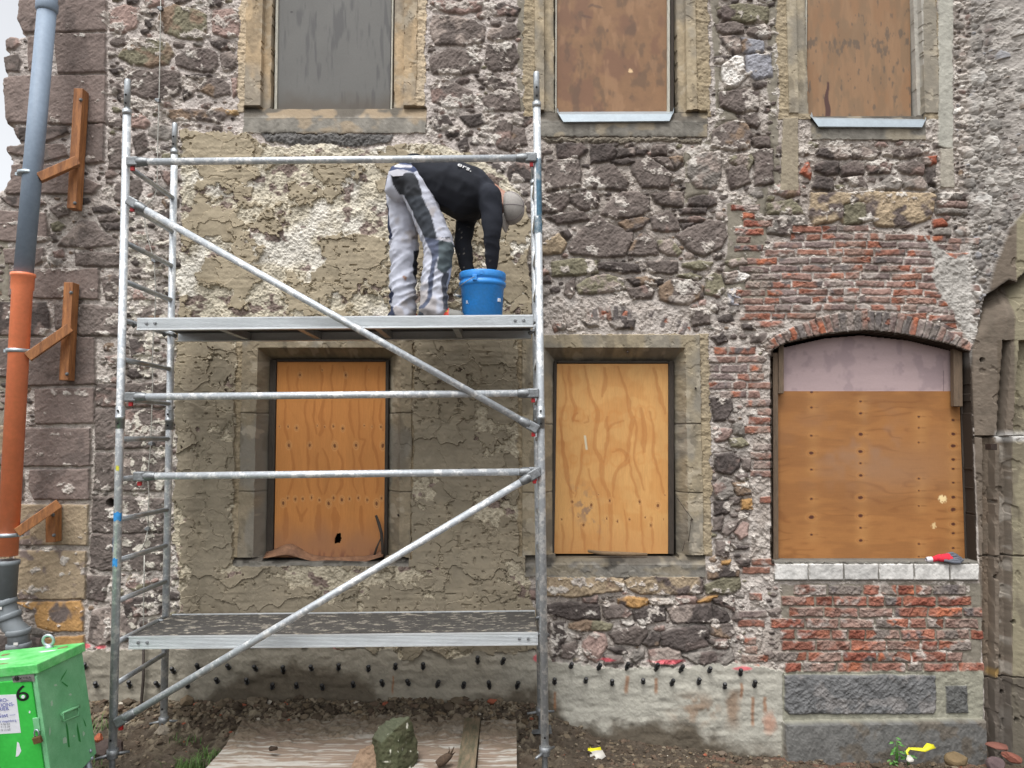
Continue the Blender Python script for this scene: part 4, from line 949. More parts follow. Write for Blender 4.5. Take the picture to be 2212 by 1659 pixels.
def p3(u, v, s, t, px, pz):
    c = np.broadcast_to(A(138, 108, 80), u.shape + (3,)) * (1 + .08 * fbm(u / 6, v / 60, 4, 190) + .04 * vn(u * .8, v * .1, 191))[..., None]
    c = mixc(c, sm(0, .5, fbm(u / 30, v / 90, 3, 192)) * .6, A(134, 100, 70)); c = mixc(c, sm(.05, .6, fbm(u / 16, v / 50, 3, 193) + .3 * sm(1860, 1950, u)) * .5, A(116, 96, 74))
    c = mixc(c, sm(.15, .4, fbm(u / 7, v / 20, 3, 194) + .5 * np.exp(-((v - 90) / 18) ** 2) - .42) * .8, A(92, 80, 68))
    return mixc(c, sm(1.1, .8, np.abs(u - 1787 - 2 * np.sin(v / 9)) / (2.5 + 3.5 * sm(178, 235, v))) * sm(174, 180, v), A(78, 52, 46))
board('board_panel', ((1745,-70),(1965,-70),(1968,254),(1743,254)), .075, p3, WIN[23])
k6 = [(1659 + x / 4, 829.5 + y / 4, z) for x, ys in ((375, ((70, .9), (203, .8), (447, .8), (597, 1.2), (740, .8), (993, .8), (1150, 1.4), (1302, .8))), (800, ((150, .7), (253, .9), (435, 1.2), (583, 1.2), (685, .7), (790, 1), (982, 1.3), (1137, 1.3), (1242, .7), (1352, 1.1))), (1303, ((282, .7), (379, .6), (505, .6), (818, .7), (922, .5), (1053, .5), (1382, .7), (1490, .5))), (1600, ((120, .8), (312, .9), (432, 1.1), (535, 1.3), (653, 1), (733, .8), (852, .8), (978, 1.1), (1085, 1.4), (1210, 1.2), (1290, .9), (1418, .8)))) for y, z in ys]
def p6(u, v, s, t, px, pz):
    c = np.broadcast_to(A(152, 104, 58), u.shape + (3,)) * (1 + .07 * fbm(u / 80, v / 30, 4, 200) + .03 * vn(u * .15, v * .9, 201))[..., None]
    q = v / 24 + 1.1 * fbm(u / 120, v / 40, 3, 202); c = mixc(c, sm(.22, .0, np.abs(((q + .5) % 1) - .5)) * sm(-.2, .5, fbm(u / 60, v / 60, 2, 203)) * .7, A(128, 82, 42)); c = mixc(c, sm(.0, .5, fbm(u / 110, v / 26, 3, 207)) * .4, A(124, 82, 46)); c = c * (1 + .05 * vn(u * .05, v * 1.4, 208))[..., None]
    for (ku, kv, sz) in k6: c = mixc(c, np.exp(-((u - ku - 4) / 14) ** 2 - ((v - kv) / 16) ** 2) * .2, A(206, 158, 98)); 
    for (ku, kv, sz) in k6: c = mixc(c, sm(1.2, .5, np.hypot((u - ku - 9) / 9, (v - kv) / 2)) * .5, A(120, 78, 42))
    c = mixc(c, np.exp(-((u - 1850) / 120) ** 2 - ((v - 965) / 75) ** 2) * sm(-.2, .6, fbm(u / 50, v / 50, 3, 204)) * .6, A(140, 112, 92))
    c = mixc(c, np.exp(-((u - 1940) / 130) ** 2 - ((v - 1010) / 50) ** 2) * .5, A(146, 112, 84))
    c = knots(c, u, v, k6, 5.6, 4.0, A(78, 40, 28), A(184, 136, 80))
    c = mixc(c, sm(1.1, .6, np.hypot((u - 2036) / 8, (v - 1078) / 9) + .5 * vn(u / 3, v / 3, 205)), A(226, 202, 152)); c = mixc(c, sm(1.1, .6, np.hypot((u - 2017) / 5, (v - 1136) / 7) + .6 * vn(u / 3, v / 3, 206)) * .8, A(216, 190, 140))
    return c
board('plywood_board', ((1681,845),(2072,845),(2085,1212),(1681,1212)), .12, p6, WIN[26], step=1.5)
def p7(u, v, s, t, px, pz):
    c = np.broadcast_to(A(168, 148, 148), u.shape + (3,)) * (1 + .05 * fbm(u / 60, v / 14, 3, 210) + .03 * vn(u * .2, v, 211))[..., None]
    c = mixc(c, sm(.1, .6, fbm(u / 22, v / 26, 3, 212) + .3 * sm(1960, 2040, u)) * .45, A(132, 116, 120)); c = mixc(c, sm(1.5, .6, np.abs(u - 2038)) * (v > 800) * .7, A(86, 72, 74)); return c
b7 = board('pink_panel', ((1693,716),(2062,716),(2062,846),(1693,846)), .125, p7, WIN[26], step=1.5, hole=lambda u, v: v < np.interp(u, [1690, 1780, 1858, 1960, 2064], [751, 731, 724, 735, 760]))
MB_ = MB
FRAME = mat('old_timber', A(112, 94, 76), .8, 0, .4, 14, .4, 90, stretch=(6, 6, .8))
FRAMED = mat('dark_timber', A(64, 56, 48), .85, 0, .4, 14, .4, 90, stretch=(6, 6, .8))
FRAMEW = mat('pale_window_frame', A(186, 182, 168), .7, 0, .35, 20, .3, 90, stretch=(6, 6, .8))
def stick(name, q, dep, m, parent):
    mb = MB(); mb.hexa([at(*p) for p in q] + [at(*p) + Vector((0, dep, 0)) for p in q]); return mb.build(name, m, parent, .004)
def vstick(name, u0, u1, v0, v1, Y, dep, m, parent, du=0.0):
    return stick(name, [(u0, v0, Y), (u1, v0, Y), (u1 + du, v1, Y), (u0 + du, v1, Y)], dep, m, parent)
vstick('frame_post', 596, 602, -60, 241, .06, .05, FRAMEW, WIN[21], -4); vstick('frame_post', 847, 851, -60, 241, .05, .06, FRAMEW, WIN[21], -4)
vstick('frame_post', 1199.5, 1203.5, -60, 249, .055, .06, FRAMEW, WIN[22], -1); vstick('frame_post', 1441.5, 1447.5, -60, 246, .05, .06, FRAMEW, WIN[22]); vstick('frame_post', 1448, 1456, -60, 248, .065, .06, FRAMED, WIN[22])  # third piece is a dark strip standing in for the shaded gap
vstick('frame_post', 1740, 1744.5, -60, 254, .06, .05, FRAMEW, WIN[23], -2)
for wn, l, r, t_ in ((24, (583, 597, -8), (833, 840, -4), 777), (25, (1197, 1203.5, -6), (1444, 1456, 0), 780)):
    bt = 1205 if wn == 24 else 1197
    vstick('frame_post', l[0], l[1], t_, bt, .095, .08, FRAMED, WIN[wn], l[2]); vstick('frame_post', r[0], r[1], t_, bt, .095, .08, FRAMED, WIN[wn], r[2])
    stick('frame_head', [(l[1] + .5, t_ - 1, .1), (r[0] - .5, t_ - 1, .1), (r[0] - .5, t_ + 4.5, .1), (l[1] + .5, t_ + 4.5, .1)], .06, FRAMED, WIN[wn])
vstick('frame_post', 1669.5, 1681, 762, 1212, .07, .08, FRAME, WIN[26], 1); vstick('batten', 1682, 1693.5, 741, 850, .06, .05, FRAME, WIN[26])
vstick('batten', 2060, 2079, 752, 878, .05, .05, FRAME, WIN[26], 1); vstick('frame_post', 2073, 2094, 768, 1212, .11, .09, FRAMED, WIN[26], 13)
# folded metal flashings
MZINC = mat('zinc', A(172, 182, 188), .45, .6, .12, 10, .05, 60)
def flashing(q, parent):
    a, b, c, d = q
    mb = MB(); p = [at(a[0], a[1], -.035), at(b[0], b[1], -.035), at(c[0], c[1], -.04), at(d[0], d[1], -.04)]
    p2 = [at(a[0], a[1], .07) + Vector((0, 0, .02)), at(b[0], b[1], .07) + Vector((0, 0, .02))]
    mb.add(p + p2 + [p[3] + Vector((0, .02, -.004)), p[2] + Vector((0, .02, -.004))], [(0, 3, 2, 1), (4, 0, 1, 5), (3, 6, 7, 2)])
    for i, s_ in ((0, -1), (1, 1)):
        e = p[i]; mb.add([e, e + Vector((s_ * .012, .02, .03)), p2[i] + Vector((s_ * .01, 0, .03)), p2[i]], [(0, 1, 2, 3)])
    o = mb.build('flashing', MZINC, parent); so_ = o.modifiers.new('s', 'SOLIDIFY'); so_.thickness = .0025; return o
flashing(((1207,247),(1453,246),(1446,261),(1217,263)), WIN[22]); flashing(((1756,256.5),(1999,260),(1992,274.5),(1768,273)), WIN[23])
# ------------------------------------------------------------------ scaffold
MALU = mat('scaffold_aluminium', A(190, 194, 196), .42, .75, .35, 9, .12, 70, second=A(150, 154, 157), thresh=(.3, .7))
MALUS = mat('splashed_aluminium', A(226, 227, 226), .5, .45, .28, 15, .2, 60, second=A(184, 189, 193), stretch=(1, 1, 1), thresh=(.50, .60))
MRAIL = mat('deck_rail_aluminium', A(216, 220, 222), .4, .5, .15, 6, .05, 60, stretch=(.6, 3, 3))
MSTEEL = mat('galvanised_steel', A(140, 143, 145), .5, .7, .4, 25, .3, 90)
MDARK = mat('dark_hole', A(22, 22, 22), .9, 0, .1)
MRED = mat('red_latch', A(176, 30, 34), .5, 0, .2)
def deckpaint(name, base, sec, th):
    return mat(name, base, .85, 0, .5, 15, .5, 60, second=sec, stretch=(1, 1.7, 1), thresh=th)
MDECKT = deckpaint('worn_deck_board', A(146, 140, 128), A(66, 64, 61), (.54, .62))
MDECKB = mat('deck_underside', A(70, 68, 66), .7, 0, .2, 6, .1)
SC = empty('scaffold_tower', at(700, 1600, -.6), 'aluminium scaffold tower with two decks and diagonal braces before the mortar coated wall', 'scaffold')
YF, YB = -.95, -.25
PLf = (at(276, 172, YF), at(243.5, 1618, YF)); PLb = (at(378, 266, YB), at(354, 1548, YB))
PRf = (at(1158.5, 156, YF), at(1177, 1612, YF)); PRb = (PRf[0] + Vector((0, YB - YF, -.28)), PRf[1] + Vector((0, YB - YF, 0)))
RT = .0245
def on(P, z):
    t = (z - P[1].z) / (P[0].z - P[1].z); return P[1].lerp(P[0], t)
def post(P, jz, wing):
    top, bot = P; d = (top - bot).normalized()
    mb = MB(); mb.lathe([(RT, 0), (RT, (top - bot).length - .21)], bot, d, 20)
    o = mb.build('upright', MALUS, SC)
    sp = MB(); L = (top - bot).length
    sp.lathe([(RT * .82, L - .21), (RT * .82, L - .012), (RT * .7, L)], bot, d, 20); sp.build('spigot', MALU, o)
    c = MB(); c.lathe([(RT + .0035, L - .235), (RT + .0035, L - .2)], bot, d, 20); c.build('collar', MALU, o); c = MB()
    for z in jz: c.lathe([(RT + .003, z - bot.z - .07), (RT + .003, z - bot.z - .012), (RT + .0055, z - bot.z - .0119), (RT + .0055, z - bot.z + .0119), (RT + .003, z - bot.z + .012), (RT + .003, z - bot.z + .07)], bot, d, 20)
    c.build('sleeve', MALU, o)
    for z in [L - .11, L - .165] + [q for z in jz for q in (z - bot.z + .04, z - bot.z - .04)] + [.06]:
        r = RT + .004 if z < L - .2 else RT * .82 + .001
        MB().lathe([(.007, 0), (.007, .004)], bot + d * z + Vector((0, -r, 0)), (0, -1, 0), 12).build('pin_hole', MDARK, o)
    j = MB(); zt = -.0; L2 = max(.10, bot.z - GZ(bot.x, bot.y) - .0)
    prof = []; z = .02
    while z > -L2: prof += [(.0185, z), (.0155, z - .005)]; z -= .010
    j.lathe(prof, bot, (0, 0, 1), 16); j.lathe([(.034, .0), (.034, -.03), (.028, -.05), (.03, -.055)], bot, (0, 0, 1), 16)
    wv = Vector((math.cos(wing), math.sin(wing), 0)); 
    j.tube(bot + Vector((0, 0, -.03)), bot + wv * .095 + Vector((0, 0, -.012 - .02)), .011, .008, 8); j.tube(bot + Vector((0, 0, -.03)), bot - wv * .095 + Vector((0, 0, -.045)), .011, .008, 8)
    j.box(bot + Vector((0, 0, -L2)), (.15, .15, .008)); j.build('base_jack', MSTEEL, SC)
    return o
def GZ(x, y):
    a = float(np.interp(x, [-6, .0, .6, 1.6, 2.4, 6], [.02, .02, -.10, -.24, -.28, -.28])); b = -.04
    k = min(max(-y / 1.1, 0), 1); k = k * k * (3 - 2 * k)
    mound = (.11 if x < .2 else .11 * max(0, 1 - (x - .2) / .35)) * math.exp(-((y + .02) / .26) ** 2) if x > -3.2 else .02
    return a * (1 - k) + b * k + mound
zj = CAMZ + .13
post(PLf, (zj,), .5); post(PLb, (zj,), .1); post(PRf, (zj,), .9); post(PRb, (zj,), .05)
for P, Q in ((PLf, PLb), (PRf, PRb)):
    for k in range(-6, 8):
        z = CAMZ + .25 * k - .005
        a, b = on(P, z), on(Q, z)
        if z > Q[0].z - .22: continue
        mb = MB(); mb.tube(a, b, .0165, seg=14); mb.build('rung', MALU, SC)
def claw(mb, p, q):            # forged coupling head at the end of a brace
    d = (q - p).normalized(); mb.box(p + d * .03, (.085, .058, .066), Matrix((d, Vector((0, 1, 0)), d.cross(Vector((0, 1, 0))))).transposed())
    mb.lathe([(.034, -.03), (.036, 0), (.034, .03)], p, (0, 1, 0) if abs(d.y) < .5 else (1, 0, 0), 14)
def brace(name, p, q, Y=YF - .012, ends=((0, 0), (0, 0))):
    a, b = at(p[0], p[1], Y), at(q[0], q[1], Y); d = (b - a).normalized()
    mb = MB(); mb.tube(a + d * .06, b - d * .06, .0225, seg=20); o = mb.build(name, MALUS, SC)
    for (e, f) in ((a, b), (b, a)):
        c = MB(); dd = (f - e).normalized(); c.lathe([(.030, .035), (.030, .075), (.026, .10), (.0235, .115)], e, dd, 16)
        c.box(e + dd * .015, (.075, .05, .06), Matrix((dd, Vector((0, 1, 0)), dd.cross(Vector((0, 1, 0))))).transposed()); cc = c.build('coupling_claw', MSTEEL, o, .008)
        r = MB(); r.box(e + dd * .012 + Vector((0, .0, -.045)), (.024, .02, .026)); r.build('release_latch', MRED, o, .003)
brace('guard_rail', (283, 350), (1152, 341)); brace('guard_rail', (279, 857.5), (1156, 849.5)); brace('guard_rail', (298, 1029), (1160, 1019))
brace('diagonal_brace', (283, 436), (1156, 925), YF - .03); brace('diagonal_brace', (258, 1558), (1158, 1022), YF - .03)
def deck(v, th, u0, u1, parent):
    # corners: (u0, v top left) .. (u1, v top right) at the front rail
    root = empty('deck', at((u0 + u1) / 2, (v[0] + v[1]) / 2, -.6)); root.parent = parent; root.matrix_parent_inverse = wmat(parent).inverted()
    y0, y1 = -.915, -.285
    a, b = at(u0, v[0], y0), at(u1, v[1], y0); ht = .078
    for y in (y0, y1):
        pa, pb = Vector((a.x, y, a.z)), Vector((b.x, y, b.z)); s = 1 if y == y0 else -1
        mb = MB(); n = 7; prof = [(0, 0.0)]
        for i in range(n):
            z0 = -.010 - i * (ht - .02) / n; dz = (ht - .02) / n
            prof += [(.0, z0), (.0045, z0 - dz * .25), (.0045, z0 - dz * .75), (.0, z0 - dz)]
        prof += [(0, -ht), (.05, -ht), (.05, -ht + .004), (.014, -ht + .004), (.014, 0)]
        vs = [p + Vector((0, s * q, h)) for p in (pa, pb) for q, h in prof]; m_ = len(prof)
        fs = [(i, (i + 1) % m_, m_ + (i + 1) % m_, m_ + i) for i in range(m_)] + [tuple(range(m_)), tuple(range(2 * m_ - 1, m_ - 1, -1))]
        mb.add(vs, fs); rail = mb.build('side_rail', MRAIL, root)
        for q in (.06, .115, (b.x - a.x) - .06, (b.x - a.x) - .115):
            p = pa.lerp(pb, q / (b.x - a.x)); MB().lathe([(.0095, 0), (.0095, .004), (.006, .008)], p + Vector((0, -s * .0005, -ht * .48)), (0, -s, 0), 12).build('rivet', MSTEEL, root)
    mb = MB(); e = Vector((0, 0, 1)); c0 = [Vector((a.x + .004, y0 + .016, a.z - .006)), Vector((b.x - .004, y0 + .016, b.z - .006)), Vector((b.x - .004, y1 - .016, b.z - .006)), Vector((a.x + .004, y1 - .016, a.z - .006))]
    mb.add(c0 + [p - e * .012 for p in c0], [(0, 1, 2, 3), (7, 6, 5, 4), (0, 4, 5, 1), (1, 5, 6, 2), (2, 6, 7, 3), (3, 7, 4, 0)])
    o = mb.build('deck_board', MDECKT, root); o.data.materials.append(MDECKB); o.data.polygons[1].material_index = 1
    for i in range(1, 5):
        x = a.x + (b.x - a.x) * i / 5; zc = a.z + (b.z - a.z) * i / 5 - .045; MB().box((x, (y0 + y1) / 2, zc), (.04, y1 - y0 - .032, .05)).build('cross_member', MALU, root)
    for x, z, s in ((a.x, a.z, -1), (b.x, b.z, 1)):
        for y in (y0 + .09, y1 - .09):
            pts = [Vector((x - s * .02, y, z - .05)), Vector((x + s * .02, y, z - .03)), Vector((x + s * .05, y, z - .025)), Vector((x + s * .07, y, z - .045))]
            MB().path(pts, .013, 10).build('hook', MSTEEL, root)
    return root
deck((686.5, 679.5), 26, 296, 1152, SC); deck((1375, 1366), 26, 278, 1162, SC)
# paint marks on the left upright
MBLUE = mat('blue_paint', A(50, 140, 205), .6, 0, .3, 30); MYEL = mat('yellow_paint', A(205, 200, 60), .6, 0, .2, 30); MTEAL = mat('old_teal_paint', A(70, 104, 124), .6, .3, .5, 14, .3, 50, second=A(150, 158, 162), thresh=(.42, .55))
def band(name, P, v0, v1, m, a0, a1, Y=YF):
    z0, z1 = at(0, v1, Y).z, at(0, v0, Y).z; mb = MB(); vs = []; n = 10
    for i in range(7):
        c = on(P, z0 + (z1 - z0) * i / 6)
        for k in range(n + 1):
            t = a0 + (a1 - a0) * k / n; j = .006 * math.sin(5 * k + i * 2.1) if i in (0, 6) else 0
            vs.append(c + Vector((math.cos(t) * (RT + .0008), -math.sin(t) * (RT + .0008), j)))
    mb.add(vs, [(i * (n + 1) + k, i * (n + 1) + k + 1, (i + 1) * (n + 1) + k + 1, (i + 1) * (n + 1) + k) for i in range(6) for k in range(n)], True); return mb.build(name, m, SC)
band('paint_mark', PLf, 1106, 1124, MBLUE, .2, 3.0); band('paint_mark', PLf, 1205, 1222, MBLUE, 1.0, 3.0); band('paint_mark', PLf, 1160, 1190, MBLUE, 2.4, 3.1); band('paint_mark', PLf, 1006, 1016, MYEL, 1.1, 1.9)
band('paint_mark', PRf, 345, 470, MTEAL, .1, 2.0); band('paint_mark', PRf, 470, 505, MTEAL, .1, 3.0)

# ------------------------------------------------------------------ drainpipe on timber brackets
MGREY = mat('grey_plastic_pipe', A(130, 145, 162), .62, 0, .12, 5, .04, 40); MORG = mat('orange_plastic_pipe', A(240, 138, 96), .42, 0, .12, 6, .04, 40)
MGREYD = mat('grey_plastic_fitting', A(122, 128, 132), .6, 0, .12, 6, .04, 40)
YP = -.27
DP = empty('drainpipe', at(30, 1200, YP), 'grey and orange plastic drainpipe running down the broken wall end', 'pipe')
pt = lambda u, v: at(u, v, YP)
rp = .064
mb = MB(); mb.tube(pt(107, -90), pt(101, 22), rp, seg=28); mb.lathe([(rp, -.02), (rp + .011, .0), (rp + .011, .05), (rp + .005, .065), (rp + .005, .16)], pt(101, 22), pt(107, -90) - pt(101, 22), 28)
mb.build('upper_pipe', MGREY, DP)
mb = MB(); mb.tube(pt(101, 26), pt(50, 600), rp, seg=28); mb.build('grey_pipe', MGREY, DP)
d = (pt(50, 590) - pt(16, 1200)).normalized(); L = (pt(50, 590) - pt(16, 1200)).length
mb = MB(); mb.lathe([(rp * 1.04, 0), (rp * 1.05, L - .13), (rp * 1.05 + .008, L - .115), (rp * 1.05 + .008, L - .03), (rp * 1.05 + .014, L - .025), (rp * 1.05 + .014, L - .004), (rp, L)], pt(16, 1200), d, 28); mb.build('orange_pipe', MORG, DP)
mb = MB(); a = pt(16, 1210); b = pt(10, 1300); c_ = pt(27, 1352); e = pt(40, 1362); f_ = pt(41, 1402)
mb.lathe([(rp + .016, 0), (rp + .016, .03), (rp + .008, .035), (rp + .008, .26)], a + (b - a).normalized() * 0, b - a, 28)
mb.path([b + (a - b).normalized() * .03, b, b.lerp(c_, .35) + Vector((-.005, 0, 0)), c_, e, f_], rp + .006, 28)
for p, q in ((b, c_), (c_.lerp(b, .45), c_), (e, f_), (f_.lerp(e, .25), f_)): mb.lathe([(rp + .014, -.012), (rp + .017, 0), (rp + .017, .022), (rp + .008, .03)], p, q - p, 28)
mb.build('elbow', MGREYD, DP)
MGND0 = MSTEEL
for u, v in ((62.5, 376), (38.5, 758), (18, 1155)):
    mb = MB(); dd = (pt(50, 590) - pt(16, 1200)).normalized(); mb.lathe([(rp * 1.05, -.014), (rp + .011, -.013), (rp + .011, .013), (rp * 1.05, .014)], pt(u, v), dd, 28)
    mb.box(pt(u, v) + Vector((rp + .025, 0, 0)), (.035, .02, .024)); mb.box(pt(u, v) - Vector((rp + .02, 0, 0)), (.025, .02, .022)); mb.build('pipe_clamp', MZINC, DP)
MLAB = mat('white_label', A(214, 214, 208), .6, 0, .1)
mb = MB(); mb.box(pt(14, 1309) + Vector((.0, -rp - .012, 0)), (.035, .004, .018)); mb.build('pipe_label', MLAB, DP); mb = MB(); mb.box(pt(52, 1385) + Vector((-.01, -rp - .012, 0)), (.03, .004, .018)); mb.build('pipe_label', MLAB, DP)
MTIM = mat('oiled_timber', A(174, 116, 68), .6, 0, .4, 7, .25, 60, second=A(122, 78, 46), stretch=(5, 5, .8))
def beam(mb, a, b, wx, wy, up=Vector((0, 1, 0))):
    d = (b - a).normalized(); x = d.cross(up).normalized(); y = x.cross(d).normalized(); x *= wx / 2; y *= wy / 2
    return mb.hexa([a - x - y, a + x - y, b + x - y, b - x - y, a - x + y, a + x + y, b + x + y, b - x + y])
for n, (t0, b0, pa, pb, lb) in enumerate((((176, 196), (161, 453), (84, 385), (168, 348), 'long timber bracket bolted to the stone corner, arm holding the grey pipe'),
        ((155, 612), (144, 822), (60, 772), (152, 708), 'timber bracket bolted below the grey pipe joint, arm holding the orange pipe'),
        ((116, 1092), (116, 1170), (37, 1150), (128, 1087), 'short timber bracket near the bottom of the orange pipe, its arm above the post'))):
    br = empty('timber_bracket', at(*b0, 0), lb, 'bracket', 'timber brackets holding the drainpipe')
    mb = MB(); beam(mb, at(t0[0], t0[1], -.075), at(b0[0], b0[1], -.075), .068, .09); mb.build('post', MTIM, br, .004)
    mb = MB(); beam(mb, at(pa[0], pa[1], YP - .0), at(pb[0], pb[1], -.155), .066, .066, Vector((0, 0, 1))); mb.build('arm', MTIM, br, .004)
    for q in ((t0[0] - 1, t0[1] + 20), (b0[0] + 1, b0[1] - 14)): MB().lathe([(.013, 0), (.013, .006), (.007, .01), (.006, .016)], at(q[0], q[1], -.121), (0, -1, 0), 12).build('bolt', MSTEEL, br)

# ------------------------------------------------------------------ lightning cable on the wall
MCAB = mat('aluminium_wire', A(176, 174, 166), .5, .5, .3, 20, .1)
cb = empty('lightning_cable', at(310, 1520, -.03), 'thin grey lightning conductor cable running down the wall behind the ladder side of the scaffold', 'cable')
def poly(pts, Y): return [at(u, v, Y) for u, v in pts]
mb = MB(); mb.path(poly([(348, -60), (347, 20), (346, 90), (344, 200), (341, 300), (339.5, 400), (338, 412), (331, 430), (317, 441), (312, 470), (316, 500), (325, 535), (333, 560), (334, 580), (336, 620), (336, 660), (334, 690), (332, 720), (329, 780), (330, 830), (327, 920), (324, 980), (319, 1030), (322, 1070), (320, 1120), (319.5, 1143)], -.045), .0042, 8)
mb.path(poly([(319.5, 1143), (316, 1165), (308, 1183), (298, 1196)], -.05), .0042, 8); mb.path(poly([(312, 1200), (311, 1260), (310, 1340), (310, 1400)], -.05), .0046, 8); mb.build('wire', MCAB, cb)
mb = MB(); mb.path(poly([(310, 1395), (309.5, 1470), (305, 1520), (302, 1560)], -.05), [.010, .011, .010, .009], 10); mb.build('earth_rod', mat('rusty_rod', A(76, 68, 62), .8, .3, .4, 30), cb)
for u, v in ((347, 19), (341.5, 217), (334, 563), (327.5, 958), (319.5, 1142)): MB().box(at(u, v, -.035), (.036, .04, .02)).box(at(u, v, -.056), (.018, .014, .03)).build('clip', MSTEEL, cb, .003)

# ------------------------------------------------------------------ injection packers
MPK = mat('black_plastic', A(30, 30, 31), .5, 0, .2)
T0 = [(735, 785, 0), (830, 948, 1), (1118, 945, 1), (1365, 945, 1), (1500, 825, 0), (1625, 955, 1), (1715, 800, 0), (1880, 915, 1), (1980, 795, 0), (2135, 920, 1), (2210, 805, 0)]
T1 = [(235, 818, 0), (480, 803, 0), (712, 800, 0), (970, 810, 0), (1203, 795, 0), (1443, 790, 0), (140, 962, 1), (350, 958, 1), (575, 968, 1), (840, 950, 1), (1092, 935, 1), (1317, 928, 1), (1568, 940, 1), (1792, 952, 1), (2015, 950, 1), (1915, 735, 0), (2130, 745, 0)]
T2 = [(45, 950, 1), (508, 783, 0), (748, 795, 0), (992, 790, 0), (1247, 795, 0), (1460, 810, 0), (1705, 820, 0), (1973, 845, 0), (368, 920, 1), (635, 910, 1), (865, 930, 1), (1133, 917, 1), (1380, 930, 1), (1612, 920, 1), (1838, 960, 1), (2095, 945, 1)]
pk = sorted([(i * 553 + x / 4, 1244.25 + y / 4, r) for i, T in enumerate((T0, T1, T2)) for x, y, r in T])
mb = MB(); ax = Vector((0, -1, .42)).normalized(); ax = Vector((.05, -1, .95)).normalized()
mb.lathe([(.0115, -.03), (.0115, .03), (.0155, .032), (.0155, .048), (.0095, .051), (.0095, .058)], (0, 0, 0), ax, 12); mb.lathe([(.0175, .0), (.0175, .008)], (0, 0, 0), ax, 12)
PKM = mb.mesh('packer'); PKM.materials.append(MPK)
ORD = ['first', 'second', 'third', 'fourth', 'fifth', 'sixth', 'seventh', 'eighth', 'ninth', 'tenth', 'eleventh', 'twelfth', 'thirteenth', 'fourteenth', 'fifteenth', 'sixteenth', 'seventeenth', 'eighteenth', 'nineteenth', 'twentieth', 'twenty-first', 'twenty-second', 'twenty-third', 'twenty-fourth', 'twenty-fifth']
cnt = {}
for u, v, r in pk:
    side_ = 'left' if u < 1170 else 'right'
    key = (r, side_); cnt[key] = cnt.get(key, 0) + 1
    o = bpy.data.objects.new('injection_packer', PKM); COL.objects.link(o); o.location = at(u, v, -.028); o.rotation_euler = (random.uniform(-.12, .12), random.uniform(-.1, .1), random.uniform(-.25, .25))
    tag(o, f"black packer, {ORD[cnt[key]-1]} of the {'lower' if r else 'upper'} row {'behind the scaffold, counted from the green box' if side_ == 'left' else 'on the open plinth, counted from the scaffold'}", 'packer', 'black plastic packers stuck in the plinth')

# ------------------------------------------------------------------ green power distribution box
MGRN = mat('green_paint', A(62, 190, 76), .42, 0, .16, 5, .06, 60, second=A(52, 172, 64)); MGRN2 = mat('faded_green_paint', A(136, 200, 150), .55, 0, .2, 7, .15, 120, second=A(98, 170, 116), thresh=(.3, .75))
MGRL = mat('worn_lid_paint', A(140, 214, 146), .5, 0, .25, 8, .15, 60, second=A(62, 180, 78), thresh=(.35, .7)); MDRK = mat('dark_green_scratch', A(44, 140, 62), .6, 0, .15)
bx = empty('power_box', atz(80, 1900, -.04), 'green metal power distribution box with number 6 standing beside the scaffold', 'power box')
bx.location = at(80, 1452, -1.65) ; ROLL = math.radians(-5.4); TILT = math.radians(8.5)
bx.rotation_euler = (TILT, ROLL, math.radians(1.0))
BM = bx.matrix_basis.copy(); BI = BM.inverted()
def bl(u, v, plane='f', off=0.0):
    o = Vector((0, CAMY, CAMZ)); p = at(u, v, 0); o = BI @ o; p = BI @ p; dd = p - o
    t = (-off - o.y) / dd.y if plane == 'f' else (off - o.x) / dd.x
    return o + dd * t
def bobj(name, mb, m, par=None, bev=0): 
    o = mb.build(name, m, None, bev); o.parent = par or bx
    return o
BW, BD, BH = .44, .44, .70
mb = MB(); mb.hexa([Vector(p) for p in ((-BW, 0, 0), (0, 0, 0), (0, 0, -BH), (-BW, 0, -BH), (-BW, BD, -.079), (0, BD, -.079), (0, BD, -BH), (-BW, BD, -BH))]); body = bobj('cabinet_body', mb, MGRN2, None, .004)
mb = MB(); mb.box((-BW / 2 - .008, -.004, -.36), (BW - .045, .012, .66)); door = bobj('door', mb, MGRN, None, .004)
mb = MB(); mb.box((-.012, -.003, -.36), (.024, .008, .68)); bobj('corner_strip', mb, MGRN2, None, .003)
lid = MB(); o_ = .014; zf, zb = .048, -.031
lid.hexa([Vector(p) for p in ((-BW - o_, -o_, zf), (o_, -o_, zf), (o_, -o_, -.004), (-BW - o_, -o_, -.004), (-BW - o_, BD + o_, zb), (o_, BD + o_, zb), (o_, BD + o_, -.083), (-BW - o_, BD + o_, -.083))]); lido = bobj('lid', lid, MGRL, None, .005)
e = bl(93, 1412, 'f', .0); ex_ = Vector((-.16, .40, -.012))
mb = MB(); ring = [ex_ + Vector((math.cos(a) * .030, 0, .034 + math.sin(a) * .030)) for a in np.linspace(0, 2 * math.pi, 24, endpoint=False)]; mb.path(ring, .0085, 10, closed=True); mb.lathe([(.022, -.02), (.022, .0), (.012, .008)], ex_, (0, 0, 1), 14); bobj('lifting_eye', mb, MZINC)
def quadf(name, us, m, off, par, plane='f'):
    mb = MB(); mb.add([bl(u, v, plane, off) for u, v in us], [(0, 3, 2, 1)]); o = bobj(name, mb, m, par); s = o.modifiers.new('s', 'SOLIDIFY'); s.thickness = .0012; return o
